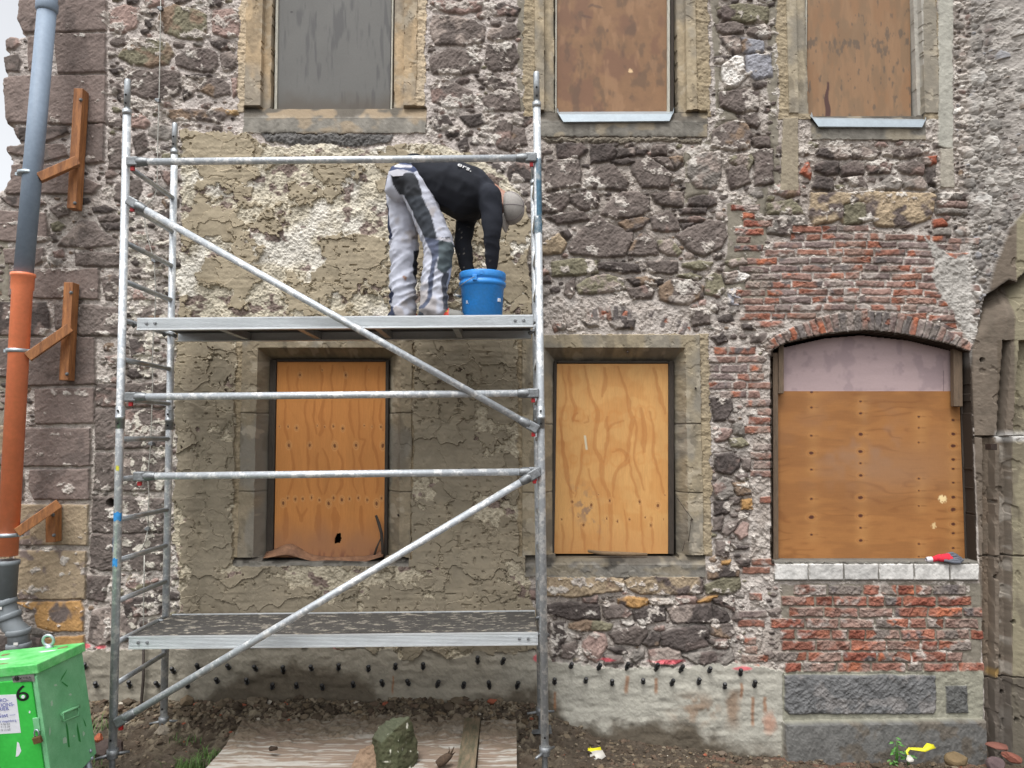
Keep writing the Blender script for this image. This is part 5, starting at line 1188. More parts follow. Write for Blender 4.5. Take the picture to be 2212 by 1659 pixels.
MBRASS0 = mat('rust_patch', A(132, 116, 78), .8, 0, .3, 30); MPAP = mat('white_sticker', A(222, 224, 230), .5, 0, .06); MPLATE = mat('grey_nameplate', A(142, 142, 138), .4, .3, .1); MINK = mat('blue_ink', A(84, 92, 170), .6, 0, .05, bump=0); MINKG = mat('grey_ink', A(120, 122, 130), .6, 0, .05, bump=0); MBLK = mat('black_ink', A(24, 26, 26), .5, 0, .05, bump=0)
st = quadf('sticker', [(-34, 1503), (34.5, 1500), (45, 1583), (-22, 1587)], MPAP, .011, None); npl = quadf('nameplate', [(25, 1458.5), (73, 1456), (75, 1472), (28, 1474.5)], MPLATE, .011, None)
def txt(s, u, v, h, m, off, par, name='lettering', align='RIGHT', wscale=1.0):
    cu = bpy.data.curves.new(name, 'FONT'); cu.body = s; cu.align_x = align; cu.extrude = .0004
    t = bpy.data.objects.new(name, cu); COL.objects.link(t)
    me = bpy.data.meshes.new_from_object(t.evaluated_get(bpy.context.evaluated_depsgraph_get())); COL.objects.unlink(t); bpy.data.objects.remove(t)
    p = bl(u, v, 'f', off); sc = (bl(u, v, 'f', off) - bl(u, v + 10, 'f', off)).length / 10 * h / .7
    me.transform(Matrix.Translation(p) @ Matrix.Rotation(math.radians(90), 4, 'X') @ Matrix.Diagonal((sc * wscale, sc, sc, 1)))
    o = bpy.data.objects.new(name, me); COL.objects.link(o); me.materials.append(m); o.parent = par; return o
for s, u, v, h, m in (('ELEKTRO-', 18.5, 1515.5, 8, MINK), ('INSTALLATIONS-', 31.5, 1524.5, 8, MINK), ('BETRIEB', 19, 1534, 8, MINK), ('Gast —', 33.5, 1547, 9, MINK), ('99610 Vogelsberg', 35, 1558, 5, MINK), ('/ 9 06 03', 21.5, 1565.5, 4.6, MINKG), ('/ 9 13 39', 21.5, 1571.5, 4.6, MINKG), ('/ 9 13 60', 22.5, 1578, 4.6, MINKG)):
    txt(s, u, v, h, m, .0135, st, wscale=.92)
txt('ELEKTRA', 68, 1466, 5.2, MBLK, .0135, npl, wscale=1.3)
mb = MB(); c0 = bl(36, 1465.5, 'f', .0135); mb.path([c0 + Vector((math.cos(a) * .0105, 0, math.sin(a) * .0125)) for a in np.linspace(0, 6.283, 20, endpoint=False)], .0016, 6, closed=True)
for dx, w_ in ((-.003, .003), (.003, .003)): mb.box(c0 + Vector((dx, 0, 0)), (.002, .001, .014))
for dz in (.006, 0, -.006): mb.box(c0 + Vector((.001, 0, dz)), (.008, .001, .002))
q0 = bl(56, 1469.5, 'f', .0135); mb.box(q0, (.06, .001, .002)); mb.box(q0 - Vector((0, 0, .0065)), (.058, .001, .0025)); bobj('emblem', mb, MBLK, npl)
txt('6', 50, 1514, 34, MBLK, .0112, door, 'number', 'CENTER', 1.25)
# heavier stroke for the stencilled 6: a solid ring with a white dot
mb = MB(); c0 = bl(50, 1505, 'f', .0125); mb.lathe([(.009, -.001), (.009, .002)], c0, (0, -1, 0), 20); bobj('number_dot', mb, MPAP, door)
for q in ([(37, 1602), (41, 1605), (46, 1622), (40, 1633), (34, 1635)], [(63, 1535), (66, 1536), (65, 1541), (62, 1540)]):
    mb = MB(); mb.add([bl(u, v, 'f', .0112) for u, v in q], [tuple(range(len(q)))]); bobj('paint_scuff', mb, MPAP, door)
MSCF = mat('pale_scuff', A(176, 206, 178), .7, 0, .2)
for (u, v, a, b) in ((140, 1600, 7, 9), (112, 1520, 3, 10), (152, 1500, 4, 3), (181, 1585, 3, 6), (120, 1480, 5, 3), (160, 1590, 4, 3), (108, 1580, 2, 12)):
    q = [(u + a * math.cos(t) * random.uniform(.5, 1.1), v + b * math.sin(t) * random.uniform(.5, 1.1)) for t in np.linspace(0, 6.28, 11)[:-1]]
    mb = MB(); mb.add([bl(x, y, 's', .0010) for x, y in q], [tuple(range(10))]); bobj('paint_scuff', mb, MSCF, body)
for (x, y, a, b) in ((-.30, .20, .05, .02), (-.12, .30, .06, .025), (-.22, .08, .04, .015), (-.06, .36, .03, .04), (-.36, .32, .03, .03)):
    q = [(x + a * math.cos(t) * random.uniform(.5, 1.1), y + b * math.sin(t) * random.uniform(.5, 1.1)) for t in np.linspace(0, 6.28, 11)[:-1]]
    zl = lambda yy: zf + (zb - zf) * (yy + o_) / (BD + 2 * o_) + .0012
    mb = MB(); mb.add([(px_, py_, zl(py_)) for px_, py_ in q], [tuple(range(10))]); bobj('paint_scuff', mb, MPAP if a > .045 else MBRASS0, lido)
for q in ([(146, 1444), (141, 1456), (130, 1473), (133, 1463)], [(164, 1462), (168, 1474), (176, 1493), (170, 1480)], [(142, 1558), (147, 1572), (151, 1614), (147, 1614)], [(167, 1561), (173, 1590), (175, 1603), (170, 1601), (166, 1575)], [(134, 1472), (147, 1481), (146, 1484), (133, 1474)], [(179, 1550), (184, 1560), (187, 1570), (184, 1568)]):
    mb = MB(); mb.add([bl(u, v, 's', .0012) for u, v in q], [tuple(range(len(q)))]); bobj('scratch', mb, MDRK, body)
h0, h1, h2, h3 = bl(136, 1541, 's', .03), bl(168, 1527, 's', .03), bl(169, 1546, 's', .022), bl(137, 1558, 's', .022)
mb = MB(); mb.path([h0, h1, h2, h3], .0048, 8, closed=True); bobj('carry_handle', mb, MGRN2); mb = MB(); mb.tube(bl(134, 1542, 's', .012), bl(170, 1526, 's', .012), .010, seg=10); bobj('handle_hinge', mb, MGRN2)
mb = MB(); c0 = bl(79, 1565, 'f', .012); mb.box(c0, (.032, .006, .075)); hp_ = bobj('hasp', mb, MGRN2, door, .002)
MBRASS = mat('old_brass', A(122, 98, 66), .5, .5, .3, 30)
c0 = bl(81, 1598, 'f', .03); mb = MB(); mb.box(c0, (.042, .02, .036), Matrix.Rotation(-.18, 3, 'Y')); pl_ = bobj('padlock', mb, MBRASS, None, .003)
mb = MB(); mb.path([c0 + Vector((-.011, 0, .016)), c0 + Vector((-.011, 0, .042)), c0 + Vector((-.006, 0, .054)), c0 + Vector((.005, 0, .055)), c0 + Vector((.011, 0, .044)), c0 + Vector((.011, 0, .016))], .004, 8); bobj('shackle', mb, MZINC, pl_)
for u, v in ((195, 1622), (198, 1638)): bobj('bolt', MB().lathe([(.011, 0), (.011, .005), (.006, .010)], bl(u, v, 's', .001), (1, 0, 0), 10), MZINC)
for x in (-BW + .04, -.04):
    for y in (.04, BD - .04): bobj('leg', MB().tube((x, y, -BH), (x + .01, y, -BH - .17), .02, seg=10), MZINC)
# ------------------------------------------------------------------ the worker
def cap_mesh(mb, a, b, ra, rb, n=14, m=6):
    a, b = Vector(a), Vector(b); L = (b - a).length
    ax = (b - a) / L if L > 1e-6 else Vector((0, 0, 1))
    prof = [(ra * math.cos(t), ra * math.sin(t)) for t in np.linspace(-math.pi / 2 + .05, 0, m)] + [(rb * math.cos(t), L + rb * math.sin(t)) for t in np.linspace(0, math.pi / 2 - .05, m)]
    mb.lathe(prof, a, ax, n)
def ell(mb, c, r, M=None, n=18, m=12):
    M = M or Matrix.Identity(3); vs = []
    for i in range(m + 1):
        t = math.pi * i / m
        for k in range(n):
            p = 2 * math.pi * k / n; vs.append(Vector(c) + M @ Vector((r[0] * math.sin(t) * math.cos(p), r[1] * math.sin(t) * math.sin(p), r[2] * math.cos(t))))
    mb.add(vs, [(i * n + k, (i + 1) * n + k, (i + 1) * n + (k + 1) % n, i * n + (k + 1) % n) for i in range(m) for k in range(n)], True)
def blob(name, mb, vox, it=4, fac=.5):
    me = bpy.data.meshes.new('tmp'); me.from_pydata(mb.v, [], mb.f); me.update()
    o = bpy.data.objects.new('tmp', me); COL.objects.link(o)
    r = o.modifiers.new('r', 'REMESH'); r.mode = 'VOXEL'; r.voxel_size = vox
    s = o.modifiers.new('s', 'SMOOTH'); s.factor = fac; s.iterations = it
    dg = bpy.context.evaluated_depsgraph_get(); dg.update()
    m2 = bpy.data.meshes.new_from_object(o.evaluated_get(dg)); COL.objects.unlink(o); bpy.data.objects.remove(o); m2.name = name
    m2.polygons.foreach_set('use_smooth', np.ones(len(m2.polygons), bool)); return m2
def vco(me):
    v = np.empty(len(me.vertices) * 3, np.float32); me.vertices.foreach_get('co', v); n = np.empty(len(me.vertices) * 3, np.float32); me.vertices.foreach_get('normal', n)
    return v.reshape(-1, 3), n.reshape(-1, 3)
def setmesh(me, v, c=None):
    me.vertices.foreach_set('co', v.astype(np.float32).ravel()); me.update()
    if c is not None:
        a = me.color_attributes.new('Col', 'FLOAT_COLOR', 'POINT'); c4 = np.ones((len(v), 4), np.float32); c4[:, :3] = c; a.data.foreach_set('color', c4.ravel())
MCLO = mat('work_cloth', (1, 1, 1), .9, 0, .14, 10, .25, 220, attr=True, spec=.2)
MSKIN = mat('skin', A(170, 130, 112), .55, 0, .12, 20, .05, 120, second=A(156, 112, 95))
DZ = at(900, 684, -.6).z - .015
P = lambda u, v, y: at(u, v, y)
DKZ = at(724, 684, -.915).z                                     # deck height near the middle of the rail
def zfix(p, z): return Vector((p.x, p.y, z))
J = dict(hipR=(P(897, 398, -.68), .105), kneeR=(P(948, 528, -.72), .072), ankR=(P(936, 664, -.72), .058),
         hipL=(P(868, 398, -.52), .105), kneeL=(P(873, 535, -.50), .076), ankL=(P(868, 664, -.50), .060))
solR, solL = DKZ + .0, DKZ + .0
J['ankR'] = (zfix(J['ankR'][0], DKZ + .10), .060); J['ankL'] = (zfix(J['ankL'][0], DKZ + .10), .062)
kz = lambda p: p
PER = empty  # the body itself is the thing
# continuous body (skin), clothing over it
mb = MB()
def C_(a, b, ra, rb): cap_mesh(mb, a, b, ra, rb)
for s in 'RL':
    h, k, a = J['hip' + s][0], J['knee' + s][0], J['ank' + s][0]
    C_(h, k, .082, .055); C_(k, k.lerp(a, .35), .053, .055); C_(k.lerp(a, .35), a, .055, .036); C_(a, a + Vector((.02, 0, -.06)), .034, .034)
    C_(a + Vector((-.02, 0, -.07)), a + Vector((.13, .03, -.08)), .03, .026)
pel = P(886, 396, -.60); C_(pel + Vector((0, -.05, 0)), pel + Vector((0, .05, 0)), .085, .085)
w1, w2, w3 = P(915, 388, -.60), P(965, 404, -.61), P(1020, 420, -.62)
C_(pel, w1, .085, .085); C_(w1, w2, .085, .11); C_(w2, w3, .11, .13)
shR, shL = P(1058, 424, -.76), P(1012, 446, -.44)
C_(w3, shR, .11, .07); C_(w3, shL, .11, .07); neck0, neck1 = P(1062, 416, -.61), P(1088, 432, -.63); C_(w3, neck0, .10, .065); C_(neck0, neck1, .058, .055)
elR, wrR = P(1063, 498, -.78), P(1063, 578, -.68); elL, wrL = P(999, 522, -.50), P(1012, 592, -.56)
for sh, el, wr in ((shR, elR, wrR), (shL, elL, wrL)): C_(sh, el, .056, .042); C_(el, wr, .041, .027)
hc = P(1099, 450, -.64)            # skull: crown points right, face down towards the bucket
fd = Vector((.02, .02, -1.0)).normalized(); cr = Vector((.90, -.22, -.28)).normalized(); rt = fd.cross(cr).normalized(); cr = rt.cross(fd).normalized()
HM = Matrix((rt, fd, cr)).transposed()
ell(mb, hc, (.076, .094, .085), HM, 24, 18)
hp = lambda x, y, z: hc + HM @ Vector((x, y, z))
ell(mb, hp(0, .045, -.075), (.056, .052, .055), HM); C_(hp(0, .02, -.06), neck1, .055, .055)
ell(mb, hp(0, .092, -.118), (.026, .018, .018), HM, 12, 8)                         # chin
C_(hp(0, .092, -.005), hp(0, .112, -.045), .010, .015)                              # nose
C_(hp(-.035, .082, .012), hp(.035, .082, .012), .014, .014)                         # brow
C_(hp(-.02, .094, -.078), hp(.02, .094, -.078), .009, .009)                         # lips
for s in (-1, 1): ell(mb, hp(s * .078, -.008, -.022), (.010, .019, .031), HM, 12, 8)  # ears
for wr, tgt, sd in ((wrR, P(1056, 612, -.64), -1), (wrL, P(1022, 616, -.58), 1)):
    d = (tgt - wr).normalized(); sx = Vector((0, 1, 0)) - d * d.y; sx.normalize(); nn = d.cross(sx)
    pc = wr + d * .05; C_(wr, pc, .026, .030)
    for q in (-.028, -.010, .010, .028): C_(wr + d * .03 + sx * q * .8, wr + d * .095 + sx * q, .014, .012)
    for i, q in enumerate((-.030, -.010, .010, .029)):
        l = (.060, .074, .078, .066)[i]; b0 = wr + d * .098 + sx * q; b1 = b0 + d * l * .5 + nn * .008 * sd; b2 = b1 + d * l * .42 + nn * .022 * sd
        cap_mesh(mb, b0, b1, .0088, .0080, 8, 4); cap_mesh(mb, b1, b2, .0080, .0066, 8, 4)
    b0 = wr + d * .035 - sx * .028; b1 = b0 + d * .035 - sx * .024 + nn * .012 * sd; b2 = b1 + d * .032 - sx * .004 + nn * .012 * sd
    cap_mesh(mb, b0, b1, .013, .010, 8, 4); cap_mesh(mb, b1, b2, .010, .008, 8, 4)
bm_ = blob('person', mb, .0075, 3)
MAN = bpy.data.objects.new('person', bm_); COL.objects.link(MAN); bm_.materials.append(MSKIN)
tag(MAN, 'worker in black sweater, light grey trousers and cap bending over the blue bucket', 'person')
ey = MB()
for s in (-1, 1): ell(ey, hp(s * .032, .078, -.008), (.012, .012, .012), None, 12, 8)
ey.build('eye', mat('eye', A(190, 184, 176), .2, 0, .05, bump=0), MAN)
# trousers
mb = MB()
for s, rk in (('R', (.110, .096, .096, .090, .088)), ('L', (.110, .099, .094, .090, .090))):
    h, k, a = J['hip' + s][0], J['knee' + s][0], J['ank' + s][0]
    mid = h.lerp(k, .5); cap_mesh(mb, h, mid, rk[0], rk[1] + .006); cap_mesh(mb, mid, k, rk[1] + .006, rk[1]); cap_mesh(mb, k, k.lerp(a, .55), rk[2], rk[3]); cap_mesh(mb, k.lerp(a, .55), a + Vector((0, 0, -.015)), rk[3], rk[4])
    ell(mb, a + Vector((.0, 0, -.035)), (.088, .078, .05))
bt = P(876, 396, -.61); ell(mb, bt, (.135, .17, .125)); ell(mb, P(893, 384, -.61), (.13, .165, .115)); ell(mb, P(862, 402, -.66), (.095, .095, .11)); ell(mb, P(862, 402, -.54), (.095, .09, .11))
tm = blob('trousers', mb, .008, 7); v, n = vco(tm)
fx, fz, fy = v[:, 0].astype(float), v[:, 2].astype(float), v[:, 1].astype(float)
pu, pv_ = proj(fx, fy, fz)
low_ = sm(560, 600, pv_); kn = np.exp(-((pv_ - 535) / 40) ** 2)
rg = lambda q: 1 - 2 * np.abs(q)
disp = .007 * fbm(fx * 9 + fz * 5, fz * 14 + fy * 6, 3, 301) + (.007 * low_ + .006 * kn + .002) * rg(vn(fx * 6 + fz * 9 + fy * 5, fz * 22 - fx * 16 + 2 * fy, 303)) + .004 * rg(vn(fx * 12 - fz * 14, fz * 16 + fx * 10, 306)) + .008 * sm(640, 675, pv_) * vn(fx * 14 + fz * 8, fz * 30, 304)
v2 = v + n * disp[:, None]
LG, NAV, CHA = A(188, 191, 203), A(58, 64, 84), A(62, 66, 72)
c = np.broadcast_to(LG, v.shape) * (1 + .05 * fbm(fx * 12, fz * 12, 3, 305))[:, None]
right_leg = sm(-.59, -.62, fy) * (n[:, 1] < .35)
xl = np.interp(pv_, [430, 460, 500, 560], [880, 900, 912, 918])
dirt = sm(.0, .5, fbm(fx * 10, fz * 8, 3, 306) + .9 * sm(600, 660, pv_) - .5); c = c * (1 - .6 * dirt[:, None]) + A(150, 138, 126) * .6 * dirt[:, None]
Cc = lambda x, y: (811.9 + x * .24475, 307.2 + y * .24475)
def paintp(pts, col, front=True, k=1.0):
    global c
    sd = poly_sd(pu + .6 * vn(fx * 40, fz * 40, 307), pv_, [Cc(*q) for q in pts]); m = sm(-.7, .7, sd) * ((n[:, 1] < .25) if front else 1) * k
    c = c * (1 - m[:, None]) + col * (1 + .10 * fbm(fx * 14, fz * 14, 3, 308))[:, None] * m[:, None]
paintp([(250, 465), (400, 465), (490, 650), (540, 850), (440, 855), (340, 655)], CHA)
paintp([(430, 840), (560, 860), (552, 1000), (522, 1110), (492, 1380), (440, 1470), (380, 1470), (460, 1380), (470, 1200), (498, 1050), (490, 960)], A(86, 92, 110))
paintp([(555, 865), (660, 880), (700, 960), (660, 1100), (600, 1170), (535, 1115), (552, 1000)], A(84, 94, 98)); paintp([(590, 1150), (640, 1150), (620, 1480), (585, 1470), (590, 1330), (575, 1250)], A(86, 88, 96))
paintp([(135, 270), (335, 270), (375, 340), (412, 470), (300, 475), (205, 460), (150, 370)], A(58, 60, 64)); paintp([(60, 300), (98, 300), (82, 420), (105, 540), (125, 700), (150, 860), (90, 860), (60, 500)], NAV)
paintp([(330, 960), (410, 940), (390, 1090), (345, 1215), (325, 1150)], A(48, 50, 58)); paintp([(100, 1250), (160, 1330), (130, 1420), (100, 1420)], NAV); paintp([(110, 1440), (150, 1450), (180, 1530), (110, 1530)], NAV)
paintp([(100, 180), (420, 160), (405, 240), (330, 270), (235, 235), (120, 265)], A(70, 78, 104)); paintp([(165, 205), (320, 203), (320, 222), (170, 222)], A(208, 206, 212)); paintp([(545, 862), (550, 838), (655, 848), (660, 880)], A(200, 198, 204)); 
for i in range(5): paintp([(578 + 15 * i, 840), (588 + 15 * i, 840), (584 + 15 * i, 854), (574 + 15 * i, 854)], CHA)
paintp([(238, 1180), (275, 1190), (268, 1220), (245, 1215)], A(150, 118, 100))
setmesh(tm, v2, np.clip(c, .01, .9)); TR = link('trousers', tm, MCLO, MAN)
mb = MB(); fl = [(118, 262), (190, 242), (312, 262), (300, 284), (200, 298), (150, 296)]
pts = [P(*Cc(*q), -.785 - .0 + .02 * (1 - abs(i - 2.5) / 2.5)) for i, q in enumerate(fl)]; mb.add(pts + [p + Vector((0, .05, 0)) for p in pts], [tuple(range(6)), tuple(range(11, 5, -1))] + [(i, (i + 1) % 6, 6 + (i + 1) % 6, 6 + i) for i in range(6)])
mb.build('pocket_flap', mat('pocket_flap', A(206, 206, 214), .9, 0, .1), TR, .004)
# sweater
mb = MB()
t0 = P(898, 368, -.61); t1 = P(930, 386, -.61); t2 = P(968, 402, -.615); t3 = P(1008, 419, -.62)
def slab(a, b, ra, rb, w):
    for q in (-w, 0, w): cap_mesh(mb, a + Vector((0, q, 0)), b + Vector((0, q, 0)), ra, rb)
slab(t0, t1, .092, .125, .055); slab(t1, t2, .125, .168, .055); slab(t2, t3, .168, .178, .05); slab(t3, P(1036, 424, -.62), .175, .125, .05)
cap_mesh(mb, P(1030, 420, -.70), shR, .10, .078); cap_mesh(mb, P(1000, 424, -.52), shL, .11, .075)
cap_mesh(mb, shR, elR, .080, .060); cap_mesh(mb, elR, elR.lerp(wrR, .55), .059, .050); cap_mesh(mb, elR.lerp(wrR, .55), wrR.lerp(elR, .05), .050, .037)
cap_mesh(mb, shL, elL, .076, .062); cap_mesh(mb, elL, elL.lerp(wrL, .55), .061, .052); cap_mesh(mb, elL.lerp(wrL, .55), wrL.lerp(elL, .05), .052, .040)
cap_mesh(mb, P(1040, 418, -.62), P(1070, 424, -.62), .105, .066)
sm_ = blob('sweater', mb, .009, 7); v, n = vco(sm_); fx, fy, fz = v.astype(float).T
pu, pv_ = proj(fx, fy, fz)
arm = sm(475, 520, pv_)
disp = .006 * fbm(fx * 5 + fz * 4, fz * 6 + fy * 3, 2, 311) + .005 * rg(vn(fx * 7 - fz * 10, fz * 9 + fx * 9 + fy * 4, 312)) * (1 - arm) + .004 * arm * rg(vn(fx * 6 + fz * 10, fz * 20, 313))
c = np.broadcast_to(A(38, 40, 46), v.shape) * (1 + .18 * fbm(fx * 9, fz * 9, 3, 314))[:, None]
k = sm(0, .3, vn(fx * 60, fz * 60, 315) - .72) * arm; c = c * (1 - k[:, None]) + A(150, 144, 136) * k[:, None]
m = sm(-.68, -.72, fy) * sm(1030, 1040, pu); c = c * (1 - .5 * m[:, None]) + A(52, 55, 64) * .5 * m[:, None]
setmesh(sm_, v + n * disp[:, None], np.clip(c, .005, .9)); SW = link('sweater', sm_, MCLO, MAN)
# lettering across the back
def txt3(s, p, ang, h, m, par, tilt=0.0, name='lettering'):
    cu = bpy.data.curves.new(name, 'FONT'); cu.body = s; cu.extrude = .002
    t = bpy.data.objects.new(name, cu); COL.objects.link(t); me = bpy.data.meshes.new_from_object(t.evaluated_get(bpy.context.evaluated_depsgraph_get())); COL.objects.unlink(t); bpy.data.objects.remove(t)
    me.transform(Matrix.Translation(p) @ Matrix.Rotation(-ang, 4, 'Y') @ Matrix.Rotation(math.radians(90) - tilt, 4, 'X') @ Matrix.Diagonal((h / .7, h / .7, h / .7, 1)))
    return link(name, me, m, par)
MWHT = mat('white_print', A(214, 214, 214), .8, 0, .1)
from mathutils.bvhtree import BVHTree
bvh = BVHTree.FromPolygons([v_.co.copy() for v_ in sm_.vertices], [tuple(p_.vertices) for p_ in sm_.polygons])
def decal(s, u, v, ang, h, par):
    o_ = Vector((0, CAMY, CAMZ)); d_ = (at(u, v, 0) - o_).normalized(); hit, nor, _, _ = bvh.ray_cast(o_, d_)
    if hit is None: return
    cu = bpy.data.curves.new('lettering', 'FONT'); cu.body = s; cu.extrude = .002; cu.align_x = 'CENTER'; cu.align_y = 'CENTER'
    t = bpy.data.objects.new('lettering', cu); COL.objects.link(t); me = bpy.data.meshes.new_from_object(t.evaluated_get(bpy.context.evaluated_depsgraph_get())); COL.objects.unlink(t); bpy.data.objects.remove(t)
    x_ = Vector((math.cos(ang), 0, -math.sin(ang))); x_ = (x_ - nor * x_.dot(nor)).normalized(); y_ = nor.cross(x_); M_ = Matrix((x_, y_, nor)).transposed().to_4x4(); M_.translation = hit + nor * .006
    me.transform(M_ @ Matrix.Diagonal((h / .7, h / .7, 1, 1))); return link('lettering', me, MWHT, par)
decal('ers.', 1004, 363, .36, .050, SW)
# cap
mb = MB(); M2 = HM
vs = []; nn_ = 28
for i in range(9):
    t = (math.pi / 2 + .25) * i / 8
    for k_ in range(nn_):
        p_ = 2 * math.pi * k_ / nn_; vs.append(hp(.094 * math.sin(t) * math.cos(p_), .112 * math.sin(t) * math.sin(p_) * (1.0), .010 + .094 * math.cos(t)))
mb.add(vs, [(i * nn_ + k_, (i + 1) * nn_ + k_, (i + 1) * nn_ + (k_ + 1) % nn_, i * nn_ + (k_ + 1) % nn_) for i in range(8) for k_ in range(nn_)], True)
MCAP = mat('cap_cloth', A(162, 157, 152), .85, 0, .18, 18, .25, 150)
CAPO = mb.build('cap', MCAP, MAN); ms_ = MB()
for p_ in (0, math.pi / 3, 2 * math.pi / 3, math.pi, 4 * math.pi / 3, 5 * math.pi / 3):
    ms_.path([hp(.0975 * math.sin(t) * math.cos(p_), .1155 * math.sin(t) * math.sin(p_), .010 + .0975 * math.cos(t)) for t in np.linspace(.06, math.pi / 2 + .2, 9)], .0016, 5)
ms_.build('seam', mat('cap_seam', A(128, 118, 124), .9, 0, .1), CAPO); s_ = CAPO.modifiers.new('s', 'SOLIDIFY'); s_.thickness = .003; s_.offset = 1
mb = MB(); br_ = []
for i in range(7):
    q = i / 6
    for k_ in range(13):
        a_ = -1.15 + 2.3 * k_ / 12; r0 = .110; y_ = r0 * math.cos(a_) + q * .056 * math.cos(a_ * .8); x_ = .089 * math.sin(a_) * (1 + .06 * q); br_.append(hp(x_, y_, -.004 - .020 * q - .22 * x_ * x_ / .09 * (.3 + q)))
mb.add(br_, [(i * 13 + k_, i * 13 + k_ + 1, (i + 1) * 13 + k_ + 1, (i + 1) * 13 + k_) for i in range(6) for k_ in range(12)], True)
bo = mb.build('brim', MCAP, CAPO); s_ = bo.modifiers.new('s', 'SOLIDIFY'); s_.thickness = .005
# shoes
MSHOE = mat('shoe', (1, 1, 1), .6, 0, .2, 20, .2, 150, attr=True)
for s, yaw in (('R', .10), ('L', .35)):
    a = J['ank' + s][0]; fwd = Vector((math.cos(yaw), math.sin(yaw), 0)); o_ = Vector((a.x, a.y, DKZ))
    mb = MB(); cap_mesh(mb, o_ - fwd * .055 + Vector((0, 0, .045)), o_ + fwd * .06 + Vector((0, 0, .045)), .045, .047); cap_mesh(mb, o_ + fwd * .05 + Vector((0, 0, .042)), o_ + fwd * .165 + Vector((0, 0, .036)), .048, .040)
    cap_mesh(mb, o_ - fwd * .02 + Vector((0, 0, .05)), o_ + Vector((0, 0, .12)), .045, .048); cap_mesh(mb, o_ + fwd * .03 + Vector((0, 0, .07)), o_ + fwd * .10 + Vector((0, 0, .05)), .042, .04)
    me = blob('shoe', mb, .008, 4); v, n = vco(me); v[:, 2] = np.maximum(v[:, 2], DKZ + .001); q = (v - np.array(o_)) @ np.array(fwd); hz = v[:, 2] - DKZ
    c = np.broadcast_to(A(40, 46, 54), v.shape).copy(); c[hz < .022] = A(30, 30, 32)
    c[(q > .10)] = A(128, 126, 120); c[(q > .055) & (q < .10) & (hz > .03)] = A(214, 70, 50); k = np.abs(hz - .05 - .25 * (q - .02)) < .008; c[k & (q > -.03) & (q < .09)] = A(170, 200, 70)
    if s == 'L': c[(q < -.055) & (hz > .03)] = A(214, 70, 50)
    setmesh(me, v, c); link('shoe', me, MSHOE, MAN)
txt3('st', P(811.9 + 425 * .24475, 307.2 + 1488 * .24475, -.783), 0.15, .028, MWHT, MAN)

# ------------------------------------------------------------------ bucket
BC = P(1042, 640, -.62); BC = Vector((BC.x, BC.y, DKZ + .001)); bt_z = P(1042, 591, -.62).z; bh = bt_z - BC.z
MBK = mat('blue_plastic', A(44, 140, 222), .45, 0, .22, 6, .1, 60, second=A(60, 130, 196), thresh=(.3, .6)); MMORT = mat('wet_mortar', A(164, 152, 130), .8, 0, .3, 20, .9, 60)
bk = empty('bucket', BC, 'blue plastic bucket with wire handle holding mortar on the upper scaffold deck', 'bucket')
mb = MB(); r0, r1 = .132, .150
prof = [(.02, 0), (r0 - .004, 0), (r0, .004), (r0 + (r1 - r0) * .70, bh * .70), (r1 + .001, bh * .72), (r1 + .008, bh * .735), (r1 + .009, bh * .80), (r1 + .002, bh * .812), (r1, bh * .85), (r1 + .006, bh * .862), (r1 + .009, bh * .88), (r1 + .009, bh * .975), (r1 + .004, bh), (r1 - .004, bh), (r1 - .006, bh * .9), (r0 - .006, .02)]
mb.lathe(prof, BC, (0, 0, 1), 48, False); bbo = mb.build('tub', MBK, bk)
mb = MB(); vs = []; 
for i in range(8):
    for k in range(24):
        rr = (r1 - .008) * i / 7; a = 2 * math.pi * k / 24; x, y = rr * math.cos(a), rr * math.sin(a)
        vs.append(BC + Vector((x, y, bh * .93 + .045 * math.exp(-((x - .02) ** 2 + (y + .03) ** 2) / .006) + .012 * float(vn(x * 30, y * 30, 321)))))
mb.add(vs, [(i * 24 + k, i * 24 + (k + 1) % 24, (i + 1) * 24 + (k + 1) % 24, (i + 1) * 24 + k) for i in range(7) for k in range(24)], True); mb.build('mortar_fill', MMORT, bk)
mb = MB(); hx = BC + Vector((-.045, -r1 - .014, bh * .83)); hx2 = BC + Vector((.045, r1 + .014, bh * .83))
pts = []
for t in np.linspace(0, math.pi, 24):
    m_ = hx.lerp(hx2, (1 - math.cos(t)) / 2); pts.append(m_ + Vector((-.175, -.05, -.105)) * math.sin(t) + Vector((0, -.012 if t < .6 else 0, 0)))
mb.path(pts, .0028, 8); mb.build('wire_handle', MSTEEL, bk); mb = MB(); mb.tube(pts[10], pts[14], .009, seg=10); mb.build('grip', MLAB, bk)
mb = MB(); mb.box(hx + Vector((0, .006, 0)), (.03, .018, .04)); mb.box(BC + Vector((.0, -r1 - .008, bh * .93)), (.024, .01, .03)); mb.build('handle_lug', MBK, bk, .003)
txt3('ll.de', BC + Vector((-.105, -.108, bh * .34)), 0.0, .022, MWHT, bk); bk.children[-1].rotation_euler = (0, 0, 0)
mb = MB(); mb.box(BC + Vector((.115, -.088, bh * .42)), (.018, .012, .022), Matrix.Rotation(.9, 3, 'Z')); mb.build('label_scrap', MPAP, bk)
